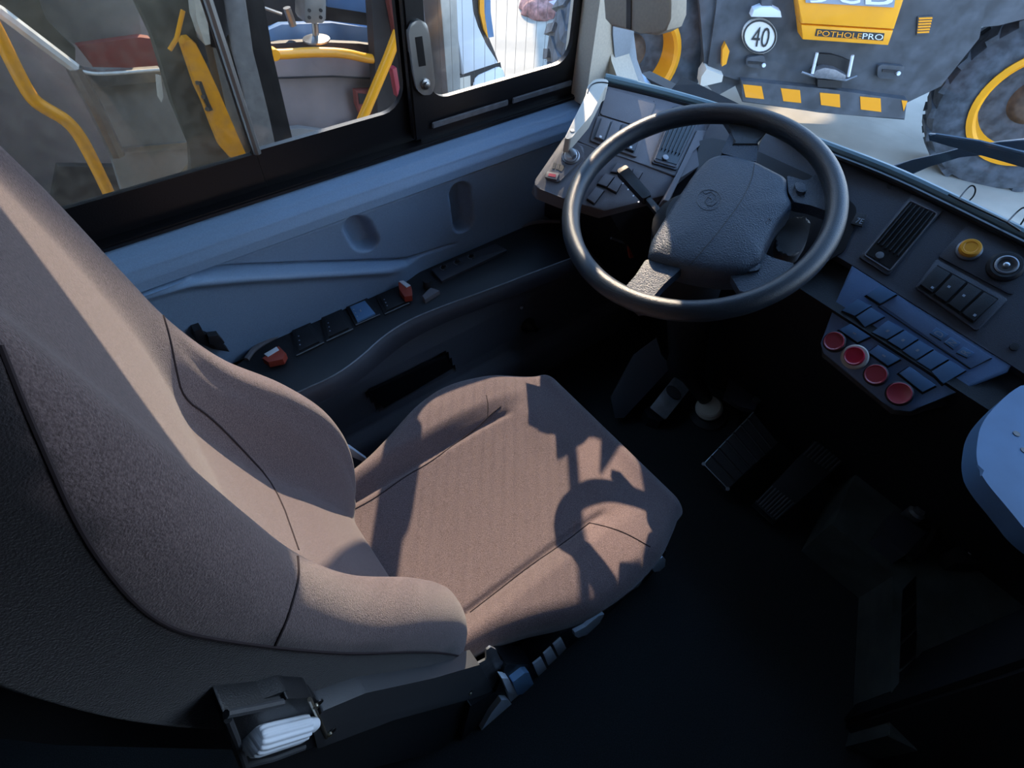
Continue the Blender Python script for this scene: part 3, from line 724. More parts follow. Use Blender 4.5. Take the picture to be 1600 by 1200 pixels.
# backrest
TIP = [(.30, .07), (.33, .09), (.40, .112), (.51, .125), (.61, .113), (.70, .076), (.79, .023), (.88, -.008), (.96, -.022), (1.09, -.04), (1.25, -.07), (1.34, -.10)]
CEN = [(.30, .085), (.38, .082), (.45, .072), (.56, .035), (.66, -.008), (.79, -.043), (.87, -.040), (.95, -.040), (1.1, -.055), (1.25, -.085), (1.34, -.115)]
HWL = [(.30, .195), (.40, .205), (.60, .213), (.88, .205), (1.0, .192), (1.15, .165), (1.28, .14), (1.34, .12)]
def backpt(z, s):
    """closed loop at height z; s 0..1"""
    tip = cub_tab(TIP, z); cen = cub_tab(CEN, z); hw = cub_tab(HWL, z)
    xb = lerp_tab([(.30, -.06), (.6, -.10), (1.0, -.17), (1.34, -.23)], z)
    if s < .62:      # front, from right (y-) to left (y+)
        q = (s/.62-.5)*2; a = abs(q)
        y = math.copysign(hw*min(1, a/.86)**1.0, q) if a < .86 else math.copysign(hw, q)
        k = sst(.50*hw/.21*.21/.21*.21, .80*.21, 0)
        yy = abs(y)
        b = sst(.095, .160, yy)
        x = cen+(tip-cen)*b
        # rounded outer shoulder
        R = .045
        if a < .86:
            ov = max(0, yy-(hw-R)); x -= R-math.sqrt(max(R*R-ov*ov, 0)) if ov < R else R
        else:
            x = tip-R-(a-.86)/.14*(tip-R-xb)*.35
        x -= .005*math.exp(-((yy-.142)/.005)**2)*(1-sst(.80, .9, z))*sst(.34, .42, z)
        return x, y
    t = (s-.62)/.38      # around the back, from left to right
    x1 = (tip-.045)-(tip-.045-xb)*.35
    if t < .25: k = t/.25; return x1+(xb+.02-x1)*k, hw
    if t > .75: k = (t-.75)/.25; return xb+.02+(x1-xb-.02)*k, -hw
    k = (t-.25)/.5; y = hw-2*hw*k; e = 1-abs(y/hw)**6
    return xb+.02-.03*e, y
def bf(u, v):
    z = .31+.95*u if u < .94 else .31+.95*.94+(1.29-.31-.95*.94)*math.sin((u-.94)/.06*math.pi/2)
    x, y = backpt(min(z, 1.33), v)
    if u >= .90:
        t = (u-.90)/.10; sc_k = math.sqrt(max(0, 1-t*t))*.9+.1; xc = cub_tab(CEN, z)-.07
        x = xc+(x-xc)*sc_k; y *= sc_k
    return Vector((x, YC+y, z))
bm = grid(bf, 170, 170, closed_v=True)

cpy = bm.copy(); BB = BVHTree.FromBMesh(cpy); cpy.free()
SEAMPX = [(0, 540), (40, 640), (75, 720), (110, 800), (150, 870), (210, 945), (270, 985), (340, 1000), (430, 1012), (490, 1018), (560, 1022), (640, 1018), (700, 1020), (742, 1032)]
sp3 = sorted([(p.z, p.x, p.y) for p in drape(BB, SEAMPX, 4)])
sx_, sy_ = [(a, b) for a, b, c in sp3], [(a, c) for a, b, c in sp3]
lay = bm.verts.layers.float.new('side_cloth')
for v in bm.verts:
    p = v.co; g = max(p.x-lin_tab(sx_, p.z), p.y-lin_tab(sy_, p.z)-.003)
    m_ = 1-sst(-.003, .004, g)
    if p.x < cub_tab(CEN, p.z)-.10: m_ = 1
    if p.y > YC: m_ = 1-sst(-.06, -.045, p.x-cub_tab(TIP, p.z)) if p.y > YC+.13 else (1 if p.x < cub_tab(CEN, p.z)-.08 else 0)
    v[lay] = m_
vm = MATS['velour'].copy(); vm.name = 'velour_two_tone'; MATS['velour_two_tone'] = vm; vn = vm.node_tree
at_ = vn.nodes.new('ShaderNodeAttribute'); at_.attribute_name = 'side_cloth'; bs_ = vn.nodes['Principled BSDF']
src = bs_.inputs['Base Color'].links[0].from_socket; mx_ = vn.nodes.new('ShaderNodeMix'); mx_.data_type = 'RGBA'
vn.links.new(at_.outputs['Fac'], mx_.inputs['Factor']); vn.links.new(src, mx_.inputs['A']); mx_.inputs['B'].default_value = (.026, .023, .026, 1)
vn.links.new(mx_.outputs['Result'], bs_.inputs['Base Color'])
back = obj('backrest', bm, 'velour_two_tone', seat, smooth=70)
def K7(*p): return [(x*.5833, 200+y*.5833) for x, y in p]
stitch('seam', BB, K7((433, 490), (455, 560), (470, 640), (490, 725), (560, 770), (640, 850), (740, 960), (800, 1130)), .0012, back)
stitch('seam', BB, SEAMPX, .0013, back)
stitch('seam', BB, [(465, 870), (467, 900), (460, 930), (448, 970), (430, 1008)], .0012, back)
# base, side covers and controls
obj('base_box', box((-.10, .20, .08), (.50, .57, .30), .02), 'black_soft', seat)
obj('cushion_pan', prism(rounded([(-.02, .21, 0), (.50, .17, 0), (.56, .20, 0), (.56, .57, 0), (.50, .60, 0), (-.02, .56, 0)], .03), (0, 0, 1), .285, .345, .01), 'black_soft', seat)
obj('floor_plinth', box((-.12, .22, 0), (.42, .55, .09), .01), 'black_plastic', seat)
obj('back_shell', prism([(-.02, 0, .30), (.05, 0, .36), (-.05, 0, .60), (-.10, 0, .9), (-.17, 0, 1.2), (-.25, 0, 1.2), (-.22, 0, .8), (-.14, 0, .30)], (0, 1, 0), YC-.14, YC+.14, .01), 'black_soft', seat)
YS = .158
def side(name, pts, t0, t1, m, parent, bev=.002, rad=.004, y=YS, label=None):
    q = [onY(p, y) for p in pts]
    if rad: q = rounded(q, rad)
    return obj(name, prism(q, (0, -1, 0), t0, t1, bev), m, parent, label)
def K4(*p): return [(300+x/3.2, 980+y/3.2) for x, y in p]
def KR(*p): return [(650+x/3.53, 820+y/3.53) for x, y in p]
cov = side('side_cover', K4((640, 400), (860, 310), (1200, 240), (1430, 175), (1500, 310), (1400, 345), (1000, 450), (700, 560), (620, 590), (590, 480)), -.02, .004, 'grey_cover', seat)
side('side_cover_lower', K4((140, 470), (480, 340), (620, 370), (760, 560), (1000, 460), (1500, 320), (1560, 310), (1440, 520), (1200, 640), (900, 720), (500, 740), (270, 720)), -.03, -.004, 'black_soft', seat, y=YS)
kf = side('knob_frame', K4((150, 430), (450, 365), (470, 345), (600, 340), (690, 560), (290, 700), (230, 690)), -.03, .002, 'black_plastic', seat)
obj('frame_edge', tube([onY(p, YS-.003) for p in K4((170, 435), (300, 410), (450, 378))], .003, 8), 'grey_cover', kf)
obj('frame_edge', tube([onY(p, YS-.003) for p in K4((180, 460), (220, 560), (265, 690), (400, 660), (560, 600))], .0028, 8), 'grey_cover', kf)
obj('frame_edge', tube([onY(p, YS-.004) for p in K4((588, 360), (625, 440), (675, 550))], .0018, 8), 'screw_metal', kf)
# fluted knob
ka, kb = onY(K4((300, 570))[0], YS-.008), onY(K4((555, 500))[0], YS-.008); kn = (kb-ka).normalized(); kL = (kb-ka).length
rk = .0115
bm = bmesh.new(); rings = []; n_, a_, b_ = frame(kn); NS = 96
for r_, h in ((.80, 0), (.93, .002), (1, .006), (.96, kL*.9), (.9, kL), (.4, kL)):
    rings.append([bm.verts.new(ka+kn*h+rk*r_*(1+.045*math.cos(16*t))*(math.cos(t)*a_+math.sin(t)*b_)) for t in [2*math.pi*i/NS for i in range(NS)]])
for p, q in zip(rings, rings[1:]):
    for i in range(NS): bm.faces.new((p[i], p[(i+1) % NS], q[(i+1) % NS], q[i]))
bm.faces.new(rings[0][::-1]); bm.faces.new(rings[-1])
ob = obj('adjuster_knob', bm, 'light_plastic', seat, label='pale fluted adjuster knob', smooth=60)
obj('knob_hub', lathe(kb, kn, [(rk*.55, -.002), (rk*.55, .012), (rk*.42, .017), (rk*.1, .018)]), 'light_plastic', ob)
for p in ((625, 380), (695, 520), (1398, 318)):
    o = obj('screw_recess', cyl(onY(K4(p)[0], YS-.004), (0, -1, 0), .0052 if p[0] < 1000 else .0035, 0, .0012, seg=16), 'frame_black', cov)
    obj('screw', lathe(onY(K4((p[0]-8, p[1]+12))[0], YS-.005), (0, -1, 0), [(.0026, 0), (.0026, .002), (.001, .003)], 12), 'screw_metal', cov)
# metal bracket, lever, keys, handles along the right of the cushion base
side('bracket', KR((335, 765), (385, 740), (385, 690), (410, 670), (440, 685), (470, 750), (505, 770), (500, 790), (450, 795), (480, 905), (415, 915)), -.002, .001, 'dull_metal', seat, .0004, .002)
YD = .150
rail = side('control_rail', KR((500, 770), (640, 770), (800, 600), (1000, 480), (1160, 290), (1310, 130), (1380, 140), (1370, 200), (1250, 330), (1050, 500), (860, 680), (640, 860), (520, 960), (470, 1010), (400, 1100), (250, 1190), (300, 1000), (440, 920)), -.04, 0, 'black_plastic', seat, .004, .004, y=YD)
side('lever_pad', KR((510, 835), (575, 785), (600, 782), (630, 850), (570, 905), (540, 910)), 0, .012, 'lever_blue', rail, .004, .004, y=YD, label='blue-grey lever pad')
side('lever_tip', KR((452, 815), (490, 818), (515, 860), (570, 885), (545, 915), (490, 900)), -.002, .010, 'light_plastic', rail, .003, .003, y=YD, label='white lever tip')
side('lever_arm', KR((490, 905), (560, 905), (625, 855), (632, 875), (520, 975), (505, 950)), -.002, .006, 'light_plastic', rail, .003, .003, y=YD)
side('release_lever', KR((455, 940), (490, 940), (512, 965), (505, 995), (350, 1125), (340, 1118), (400, 1010)), .0, .010, 'light_plastic', rail, .004, .004, y=YD)
for q in (((640, 760), (685, 725), (715, 785), (670, 828)), ((698, 705), (740, 668), (770, 725), (725, 768)), ((752, 655), (795, 617), (822, 672), (782, 715))):
    side('rail_key', KR(*q), 0, .004, 'light_plastic', rail, .0012, .001, y=YD)
side('handle_long', KR((860, 575), (920, 545), (990, 485), (1025, 475), (1000, 525), (930, 590), (880, 605), (862, 595)), 0, .008, 'light_plastic', rail, .003, .002, y=YD)
side('handle_small', KR((1172, 335), (1205, 305), (1240, 270), (1236, 300), (1215, 330), (1180, 348)), 0, .006, 'light_plastic', rail, .002, .001, y=YD)
side('handle_round', KR((1290, 220), (1300, 190), (1345, 162), (1362, 175), (1360, 215), (1330, 242), (1300, 245)), 0, .008, 'light_plastic', rail, .003, .002, y=YD)
# pale lever between bolster and wall side, left
o = obj('recline_lever', prism([onY(p, .66) for p in [(537, 694), (548, 698), (573, 716), (570, 722), (545, 708), (537, 706)]], (0, -1, 0), -.006, .006, .002), 'light_plastic', seat)

# ================================================================ SIDE CONSOLE
con = thing('side_console', 'long black side console shelf under the window with rows of switches', 'console', (.5, .86, .40))
ZC = .425
outer = [(360, 575), (385, 562), (398, 543), (440, 520), (520, 480), (640, 421), (760, 370), (825, 349), (850, 346), (875, 346), (905, 338)]
inner = [(905, 400), (865, 414), (760, 455), (700, 476), (640, 500), (600, 525), (560, 562), (520, 590), (470, 612), (400, 645), (330, 660)]
outer3 = [onZ(p, ZC) for p in outer]; inner3 = smooth_path([onZ(p, ZC) for p in inner], 1)
shelf = obj('shelf', prism(outer3+inner3, (0, 0, 1), -.02, 0, .003), 'black_plastic', con)
e1 = smooth_path([onZ(p, ZC+.003) for p in outer[1:10]], 2); obj('outer_lip', tube(e1, .006, 8), 'dash_plastic', con)
bm = bmesh.new(); i3 = smooth_path([onZ(p, ZC) for p in inner], 2)
a = [bm.verts.new(p+Vector((0, .002, .002))) for p in i3]; b = [bm.verts.new(p+Vector((0, -.010, -.008))) for p in i3]; c_ = [bm.verts.new(p+Vector((0, -.010, -.040-.012*math.exp(-((p.x-.33)/.12)**2)))) for p in i3]; d_ = [bm.verts.new(p+Vector((0, .03, -.06))) for p in i3]
for P_, Q_ in ((a, b), (b, c_), (c_, d_)):
    for i in range(len(i3)-1): bm.faces.new((P_[i], P_[i+1], Q_[i+1], Q_[i]))
obj('front_rail', bm, 'dash_dark', con, smooth=60)
obj('rail_highlight', tube([p+Vector((0, 0, .002)) for p in i3[2:-2]], .0016, 6), 'dull_metal', con)  # paler tube stands in for the highlight along the shelf's inner edge
def KC(*p): return [(380+x/3.077, 340+y/3.077) for x, y in p]
def cplate(name, pts, h0, h1, m, parent, bev=.001, rad=0, label=None):
    q = [onZ(p, ZC+h1) for p in pts]
    if rad: q = rounded(q, rad)
    return obj(name, prism(q, (0, 0, 1), h0-h1, 0, bev), m, parent, label)
sws = [((235, 540), (320, 500), (390, 600), (255, 665)), ((375, 480), (470, 435), (530, 535), (400, 595)), ((490, 420), (590, 380), (660, 465), (540, 518)), ((640, 375), (745, 330), (800, 410), (680, 465))]
for i, q in enumerate(sws):
    q = KC(*q); ctr = (sum(p[0] for p in q)/4, sum(p[1] for p in q)/4)
    bz = cplate('switch_bezel', q, 0, .004, 'black_plastic', shelf, .0015, .002)
    cplate('switch', [lerp2(ctr, p, .72) for p in q], .003, .009, 'key_blue' if i == 2 else 'black_plastic', shelf, .001)
    for k in range(3 if i != 2 else 6):
        m_ = lerp2(ctr, lerp2(q[0], q[3], .2+.3*(k % 3)), .55 if k < 3 else .1)
        obj('switch_mark', cyl(onZ(m_, ZC+.0092), (0, 0, 1), .0016, 0, .0005, seg=8), 'grey_mark', shelf)
    e = [onZ(lerp2(ctr, p, .98), ZC+.004) for p in (q[3], q[2])]; obj('bezel_edge', tube(e, .0012, 6), 'dull_metal', shelf)
# raised knob block and panel with three dials
cplate('knob_block', KC((860, 375), (900, 335), (945, 350), (875, 395)), 0, .012, 'dash_plastic', shelf, .002)
obj('knob', lathe(onZ(KC((885, 330))[0], ZC+.004), (0, 0, 1), [(.010, 0), (.010, .014), (.0085, .017), (.002, .017)]), 'black_plastic', shelf)
dp = cplate('dial_panel', KC((905, 250), (1210, 125), (1270, 155), (955, 305)), 0, .007, 'dash_dark', shelf, .002, .002)
for p in ((965, 240), (1030, 215), (1098, 188)):
    obj('dial', lathe(onZ(KC(p)[0], ZC+.007), (0, 0, 1), [(.009, 0), (.009, .002), (.006, .003), (.0055, .010), (.002, .011)]), 'black_plastic', dp)
    obj('dial_ring', tube([onZ(KC(p)[0], ZC+.0095)+.009*Vector((math.cos(t), math.sin(t), 0)) for t in [i*.35 for i in range(13)]], .0007, 5), 'grey_mark', dp)
# red clipped keys with white tag
for nm, q, w, lb in (('red_key_clip', ((90, 675), (170, 615), (205, 650), (190, 680), (120, 695)), ((100, 655), (160, 620), (172, 635), (118, 668)), 'red plastic clip with white tag at the rear end of the side console'),
                 ('red_key_clip', ((745, 312), (765, 300), (808, 330), (812, 375), (775, 380), (750, 345)), ((748, 305), (770, 302), (805, 325), (785, 335)), 'red plastic clip with white tag standing on the third black switch of the side console')):
    t_ = thing(nm, lb, 'clip', onZ(KC(q[0])[0], ZC), 'red clips on the side console')
    cplate('body', KC(*q), .006, .022, 'seat_red', t_, .002)
    cplate('tag', KC(*w), .022, .0235, 'white_mark', t_, .0003)
    obj('leg', tube([onZ(KC(lerp2(q[2], q[3], .3))[0], ZC+.008), onZ(KC(lerp2(q[2], q[3], .9))[0], ZC+.001)], .0015, 6), 'seat_red', t_)
# black bracket on the wall panel, coat hook on lower wall
th = thing('wall_bracket', 'small black bracket fixed to the blue-grey wall panel behind the seat bolster', 'bracket', onY((330, 530), .93))
obj('arm', prism([onY(p, .935) for p in [(300, 512), (312, 508), (318, 520), (345, 532), (356, 545), (330, 540), (305, 530)]], (0, -1, 0), -.012, .012, .002), 'black_plastic', th)
obj('catch', prism([onY(p, .925) for p in [(322, 520), (338, 518), (348, 530), (338, 540), (324, 532)]], (0, -1, 0), -.002, .012, .002), 'black_plastic', th)
th = thing('lower_wall_knob', 'small black knob with pale tip on the dark lower wall left of the pedals', 'knob', onY((820, 500), .85))
obj('stem', lathe(onY((820, 505), .86), (0, -1, .3), [(.022, 0), (.022, .02), (.015, .03), (.008, .05), (.007, .055)]), 'black_plastic', th)
obj('tip', lathe(onY((815, 481), .83), (-.5, -.5, .6), [(.004, 0), (.004, .008), (.002, .010)], 12), 'grey_mark', th)

# ================================================================ PEDALS AND FLOOR
th = thing('column_boot', 'black rubber boot with pale ring at the foot of the steering column', 'boot', onZ((1108, 640), 0))
cb = onZ((1108, 637), .05)
obj('ring', lathe(cb, WN, [(.032, -.01), (.038, -.006), (.038, 0), (.034, .004), (.034, .010), (.030, .014), (.018, .014)]), 'cream', th)
obj('boot', lathe(cb, WN, [(.09, -.07), (.085, -.05), (.06, -.045), (.055, -.03), (.035, -.025), (.03, -.008)]), 'black_soft', th)
def Kp(*p): return [(900+x/3.333, 500+y/3.333) for x, y in p]
PF = Plane(onZ((970, 655), .03), onZ((1000, 660), .03), onZ((1050, 573), .14))
th = thing('foot_ramp', 'dark grey sloping footrest plate left of the steering column', 'footrest', onZ((975, 655), 0))
obj('ramp_plate', prism(PF.poly(Kp((205, 510), (250, 510), (500, 240), (440, 180), (420, 90), (300, 180), (180, 400))), PF.n, -.01, 0, .002), 'dash_dark', th)
obj('ramp_support', prism([onZ(p, 0) for p in Kp((200, 480), (330, 480), (430, 380), (330, 300))], (0, 0, 1), 0, .03, .004), 'black_soft', th)
th = thing('left_pedal', 'worn metal pedal plate with a black oval pad beside the footrest', 'pedal', onZ((1030, 640), 0))
PG = Plane(onZ((1012, 645), .05), onZ((1040, 655), .05), onZ((1060, 592), .10))
obj('pedal_plate', prism(rounded(PG.poly(Kp((385, 455), (465, 520), (598, 352), (512, 295))), .004), PG.n, -.006, 0, .0015), 'dull_metal', th)
obj('pedal_pad', prism([PG.p(p) for p in Kp(*[(508+38*math.cos(t)+8*math.sin(t), 380+34*math.sin(t)+12*math.cos(t)) for t in [i*math.pi/9 for i in range(18)]])], PG.n, 0, .008, .002), 'black_soft', th)
obj('pedal_foot', prism([onZ(p, .02) for p in Kp((345, 490), (380, 460), (470, 525), (430, 550), (370, 530))], (0, 0, 1), -.02, .02, .004), 'black_plastic', th)
obj('stem', tube([PG.p(Kp((500, 400))[0], -.004), onZ((1062, 640), 0)], .009, 8), 'black_plastic', th)
# brake pedal
PK = Plane(onZ((1100, 725), .08), onZ((1137, 765), .08), onZ((1178, 645), .16))
th = thing('brake_pedal', 'square black brake pedal with bright metal edge in the middle of the footwell', 'pedal', onZ((1130, 740), 0))
bq = Kp((665, 750), (790, 880), (1050, 640), (925, 480))
obj('pedal_plate', prism(PK.poly(bq), PK.n, -.01, 0, .002), 'black_soft', th)
obj('metal_edge', tube([PK.p(p, .001) for p in (bq[3], bq[0], bq[1])], .0018, 6), 'steel', th)
for t in (.15, .3, .45, .6, .75, .88):
    obj('pad_rib', tube([PK.p(lerp2(bq[0], bq[3], t), .002), PK.p(lerp2(bq[1], bq[2], t), .002)], .003, 6), 'black_soft', th)
obj('pedal_pivot', tube([PK.p(bq[0], -.02), PK.p(bq[1], -.02)], .008, 8), 'black_plastic', th)
obj('stem', tube([PK.p(lerp2(bq[0], bq[2], .5), -.006), onZ((1190, 700), 0)], .012, 8), 'black_plastic', th)
for p in (bq[0], bq[1]): obj('pivot_bolt', cyl(PK.p(p, .0), PK.n, .005, -.002, .003, seg=10), 'dull_metal', th)
# plate behind
th = thing('footwell_plate', 'dark grey plate with round plug behind the steering column boot', 'plate', onZ((1160, 610), .1))
q = Kp((800, 290), (965, 400), (930, 470), (850, 450), (770, 400))
obj('plate', prism([onZ(p, .14) for p in q], (-.3, 0, 1), -.02, 0, .002), 'dash_dark', th)
obj('plug', lathe(onZ(Kp((940, 420))[0], .14), (-.3, 0, 1), [(.012, 0), (.012, .006), (.008, .010)]), 'black_plastic', th)
obj('stay', tube([onZ(Kp((900, 380))[0], .13), onZ(Kp((900, 330))[0], .0)], .012, 8), 'black_plastic', th)
# accelerator
PA = Plane(onZ((1190, 795), .07), onZ((1215, 812), .07), onZ((1310, 700), .17))
th = thing('accelerator_pedal', 'long black ribbed accelerator pedal on the right of the footwell', 'pedal', onZ((1210, 800), 0))
aq = Kp((930, 950), (1040, 1050), (1410, 720), (1245, 625))
obj('pedal_plate', prism(rounded(PA.poly(aq), .008), PA.n, -.012, 0, .003), 'black_soft', th)
for r0_, r1_, N in ((.0, .28, 8), (.76, .98, 8)):
    for k in range(N):
        t = (k+.5)/N
        a, b = lerp2(aq[0], aq[1], t), lerp2(aq[3], aq[2], t)
        obj('pedal_rib', tube([PA.p(lerp2(a, b, r0_+.02), .001), PA.p(lerp2(a, b, r1_), .001)], .0022, 6), 'grey_cover', th)
obj('pedal_hinge', tube([PA.p(aq[0], -.03), PA.p(aq[1], -.03)], .012, 8), 'black_plastic', th)
obj('stem', tube([PA.p(lerp2(aq[0], aq[2], .7), -.01), PA.p(lerp2(aq[0], aq[2], .72), -.10)], .012, 8), 'black_plastic', th)
# raised floor box on the right
rb = [(1297, 820), (1398, 898), (1396, 1100), (1385, 1150), (1450, 1180), (1700, 1195), (1950, 1100), (1950, 800), (1600, 600), (1385, 640), (1375, 667)]
th = thing('floor_box', 'dark grey raised floor box to the right of the pedals', 'floor box', onZ((1500, 900), 0))
fb = obj('box_body', prism([onZ(p, .15) for p in rb], (0, 0, 1), -.15, 0, .004), 'floor_dusty', th)
pk = [(x/3.428+1200, y/3.428+850) for x, y in ((720, 240), (790, 165), (790, 750), (700, 830))]
for k in range(4):
    a0, a1 = k/4+.01, (k+1)/4-.02
    obj('grille_slot', prism([onZ(p, .1515) for p in (lerp2(pk[0], pk[3], a0), lerp2(pk[1], pk[2], a0), lerp2(pk[1], pk[2], a1), lerp2(pk[0], pk[3], a1))], (0, 0, 1), -.001, .001), 'frame_black', th)
th = thing('junction_box', 'small square grey cover with cable plug on the floor box', 'box', onZ((1410, 840), .15))
def K3(*p): return [(1200+x/3, 600+y/3) for x, y in p]
obj('cover', prism([onZ(p, .20) for p in K3((595, 592), (745, 695), (645, 800), (528, 700))], (0, 0, 1), -.05, 0, .003), 'dash_dark', th)
obj('plug', lathe(onZ(K3((700, 600))[0], .20), (0, 0, 1), [(.018, -.05), (.018, 0), (.012, .005), (.01, .02)]), 'dull_metal', th)
obj('cable', tube(smooth_path([onZ(p, .19) for p in K3((700, 600), (760, 530), (780, 600), (790, 700), (720, 800), (660, 820))], 3), .008, 8), 'black_soft', th)
th = thing('floor_latch', 'black latch with a small pale oval emblem near the blue-grey desk edge', 'latch', onZ((1515, 865), .15))
obj('latch_body', prism([onZ(p, .19) for p in K3((840, 790), (860, 770), (950, 730), (1060, 780), (1080, 840), (980, 850), (880, 840))], (0, 0, 1), -.04, 0, .008), 'black_soft', th)
obj('emblem', prism([onZ(p, .191) for p in K3(*[(950+15*math.cos(t), 780+20*math.sin(t)) for t in [i*math.pi/8 for i in range(16)]])], (0, 0, 1), 0, .002, .0005), 'white_mark', th)
# desk on the right
ZD = .715
dq = [(1527, 690), (1531, 668), (1545, 645), (1580, 610), (1620, 590), (1900, 590), (1900, 1000), (1640, 858), (1605, 832), (1580, 800), (1533, 745), (1525, 715)]
th = thing('cash_desk', 'blue-grey rounded cash desk top at the right edge beside the dashboard', 'desk', onZ((1650, 750), 0))
obj('desk_top', prism(smooth_path([onZ(p, ZD) for p in dq], 2, True), (0, 0, 1), -.03, 0, .006), 'desk_blue', th)
obj('desk_body', box((.70, -.75, 0), (.88, -.30, ZD-.03), .01), 'black_plastic', th)
for p in ((1588, 678), (1600, 704)): obj('screw_hole', cyl(onZ(p, ZD), (0, 0, 1), .0045, 0, .001, seg=12), 'frame_black', th)

# mirror housing
th = thing('mirror_housing', 'beige-grey plastic mirror housing with dark stripe beside the windscreen pillar', 'mirror', onX((995, 50), .75))
mq = [(946, -70), (1048, -70), (1047, 30), (1040, 48), (1025, 56), (1000, 52), (955, 42), (944, 30), (944, 0)]
obj('shell', prism([onX(p, .75) for p in mq], (-1, 0, 0), -.035, 0, .006, 3), 'pillar_beige', th)
obj('stripe', prism([onX(p, .749) for p in [(980, -70), (987, -70), (986, 46), (979, 44)]], (-1, 0, 0), -.002, .001), 'gasket', th)

# ================================================================ WIPERS
wb = thing('windscreen_wiper', 'dark blue-black wiper with its blade and curved arm crossing the lower windscreen', 'wiper', onX((1600, 262), 1.22)); wa = wb
PW = Plane((1.31, 0, .78), (1.31, 1, .78), (1.37, 0, 1.3), up=(-1, 0, 0))
obj('blade', prism([PW.p(p, -.01) for p in [(1450, 209), (1463, 210), (1600, 238), (1900, 300), (1900, 345), (1600, 262), (1451, 220)]], PW.n, -.012, 0, .003), 'wiper', wb)
obj('blade_spring', tube([PW.p(p) for p in [(1462, 211), (1530, 222), (1600, 240), (1800, 280)]], .004, 8), 'wiper', wb)
PW2 = Plane((1.36, 0, .75), (1.36, 1, .75), (1.43, 0, 1.3), up=(-1, 0, 0))
obj('arm', prism([PW2.p(p) for p in [(1383, 262), (1425, 250), (1470, 240), (1500, 232), (1560, 222), (1620, 216), (1720, 222), (1850, 262), (1980, 360), (2060, 470), (2030, 480), (1950, 380), (1840, 285), (1720, 242), (1620, 234), (1560, 240), (1500, 246), (1450, 258), (1415, 278), (1390, 275)]], PW2.n, -.02, 0, .004), 'wiper', wa)
obj('pivot_cap', lathe(PW2.p((2040, 470)), PW2.n, [(.03, 0), (.03, .02), (.02, .028)]), 'wiper', wa)

# ================================================================ LOADER IN FRONT
LN = Vector((-.58, -.66, 0)).normalized()     # faces the bus
class LP_:
    n = LN; d = LN.dot(Vector((3.79, 2.14, 0)))
    def p(s, px, h=0): return on(px, LN, s.d+h)
    def poly(s, pts, h=0): return [s.p(q, h) for q in pts]
LP = LP_()
ld = thing('wheel_loader', 'yellow and dark grey road repair machine parked in front of the windscreen', 'loader', onZ((1290, 190), -.9)+Vector((.4, .5, 0)))
def lq(name, pts, h0, h1, m, parent=None, bev=0., rad=0, label=None):
    q = LP.poly(pts, h1)
    if rad: q = rounded(q, rad)
    return obj(name, prism(q, LN, h0-h1, 0, bev), m, parent or ld, label)
lq('chassis', [(1118, 20), (1130, -90), (1560, -90), (1530, 60), (1470, 135), (1418, 160), (1290, 142), (1160, 128), (1105, 110)], -1.6, -.03, 'loader_dark')
lq('bumper', [(1158, 126), (1290, 139), (1418, 156), (1414, 188), (1280, 176), (1160, 160)], -.25, .03, 'loader_dark', bev=.01)
def KL(*p): return [(1240+x/6.665, y/6.665) for x, y in p]
for q in ([(1161, 132), (1190, 135), (1194, 155), (1165, 152)], [(1220, 138), (1250, 141), (1252, 161), (1224, 158)], [(1281, 145), (1312, 147.5), (1313, 168), (1283, 164)], [(1344, 151), (1376, 154), (1377, 175), (1345, 171)], [(1409, 157), (1418, 158), (1412, 174)]):
    lq('reflector_patch', q, .029, .034, 'reflector')
hd = lq('hood', [(1241, -90), (1247, 0), (1251.5, 37), (1397, 46), (1412, 0), (1424, -90)], -.9, .10, 'loader_yellow', bev=.01)
lq('hood_lower', [(1252, 39), (1254.5, 62), (1388, 71), (1396, 48)], -.9, .10, 'loader_yellow', bev=.008)
lw_ = lq('grille_badge_frame', KL((120, -120), (1075, -120), (1045, 78), (700, 60), (400, 42), (128, 28)), .10, .11, 'grey_mark', hd)
for ch, a, b, c in (('J', (165, 22), (350, 28), (165, -190)), ('C', (440, 34), (690, 40), (440, -190)), ('B', (745, 42), (1035, 52), (745, -190))):
    a, b, c = KL(a, b, c); obj('badge_letter', text_bm(ch, LP.p(a, .11), LP.p(b, .11), LP.p(c, .11), LN, .006), 'sign_white', hd)
lq('sticker_plate', KL((240, 302), (948, 348), (932, 424), (222, 376)), .10, .104, 'sign_black', hd)
a, b, c = KL((240, 368), (700, 402), (250, 312)); obj('sticker_text', text_bm('POTHOLE', LP.p(a, .104), LP.p(b, .104), LP.p(c, .104), LN, .005), 'reflector', hd)
a, b, c = KL((712, 402), (925, 416), (722, 342)); obj('sticker_text', text_bm('PRO', LP.p(a, .104), LP.p(b, .104), LP.p(c, .104), LN, .005), 'sign_white', hd)
# 40 plate
def ell(cx, cy, rx, ry, n=28): return [(cx+rx*math.cos(2*math.pi*i/n), cy+ry*math.sin(2*math.pi*i/n)) for i in range(n)]
sg = lq('speed_plate', ell(1187, 57, 27, 27), -.03, .0, 'sign_white', label='round white 40 plate')
q = LP.poly(ell(1187, 57, 25, 25), .002); obj('plate_ring', tube(q, .006, 6, closed=True), 'sign_black', sg)
obj('plate_text', text_bm('40', LP.p((1172, 72), 0), LP.p((1199, 74), 0), LP.p((1177, 41), 0), LN, .006), 'sign_black', sg)
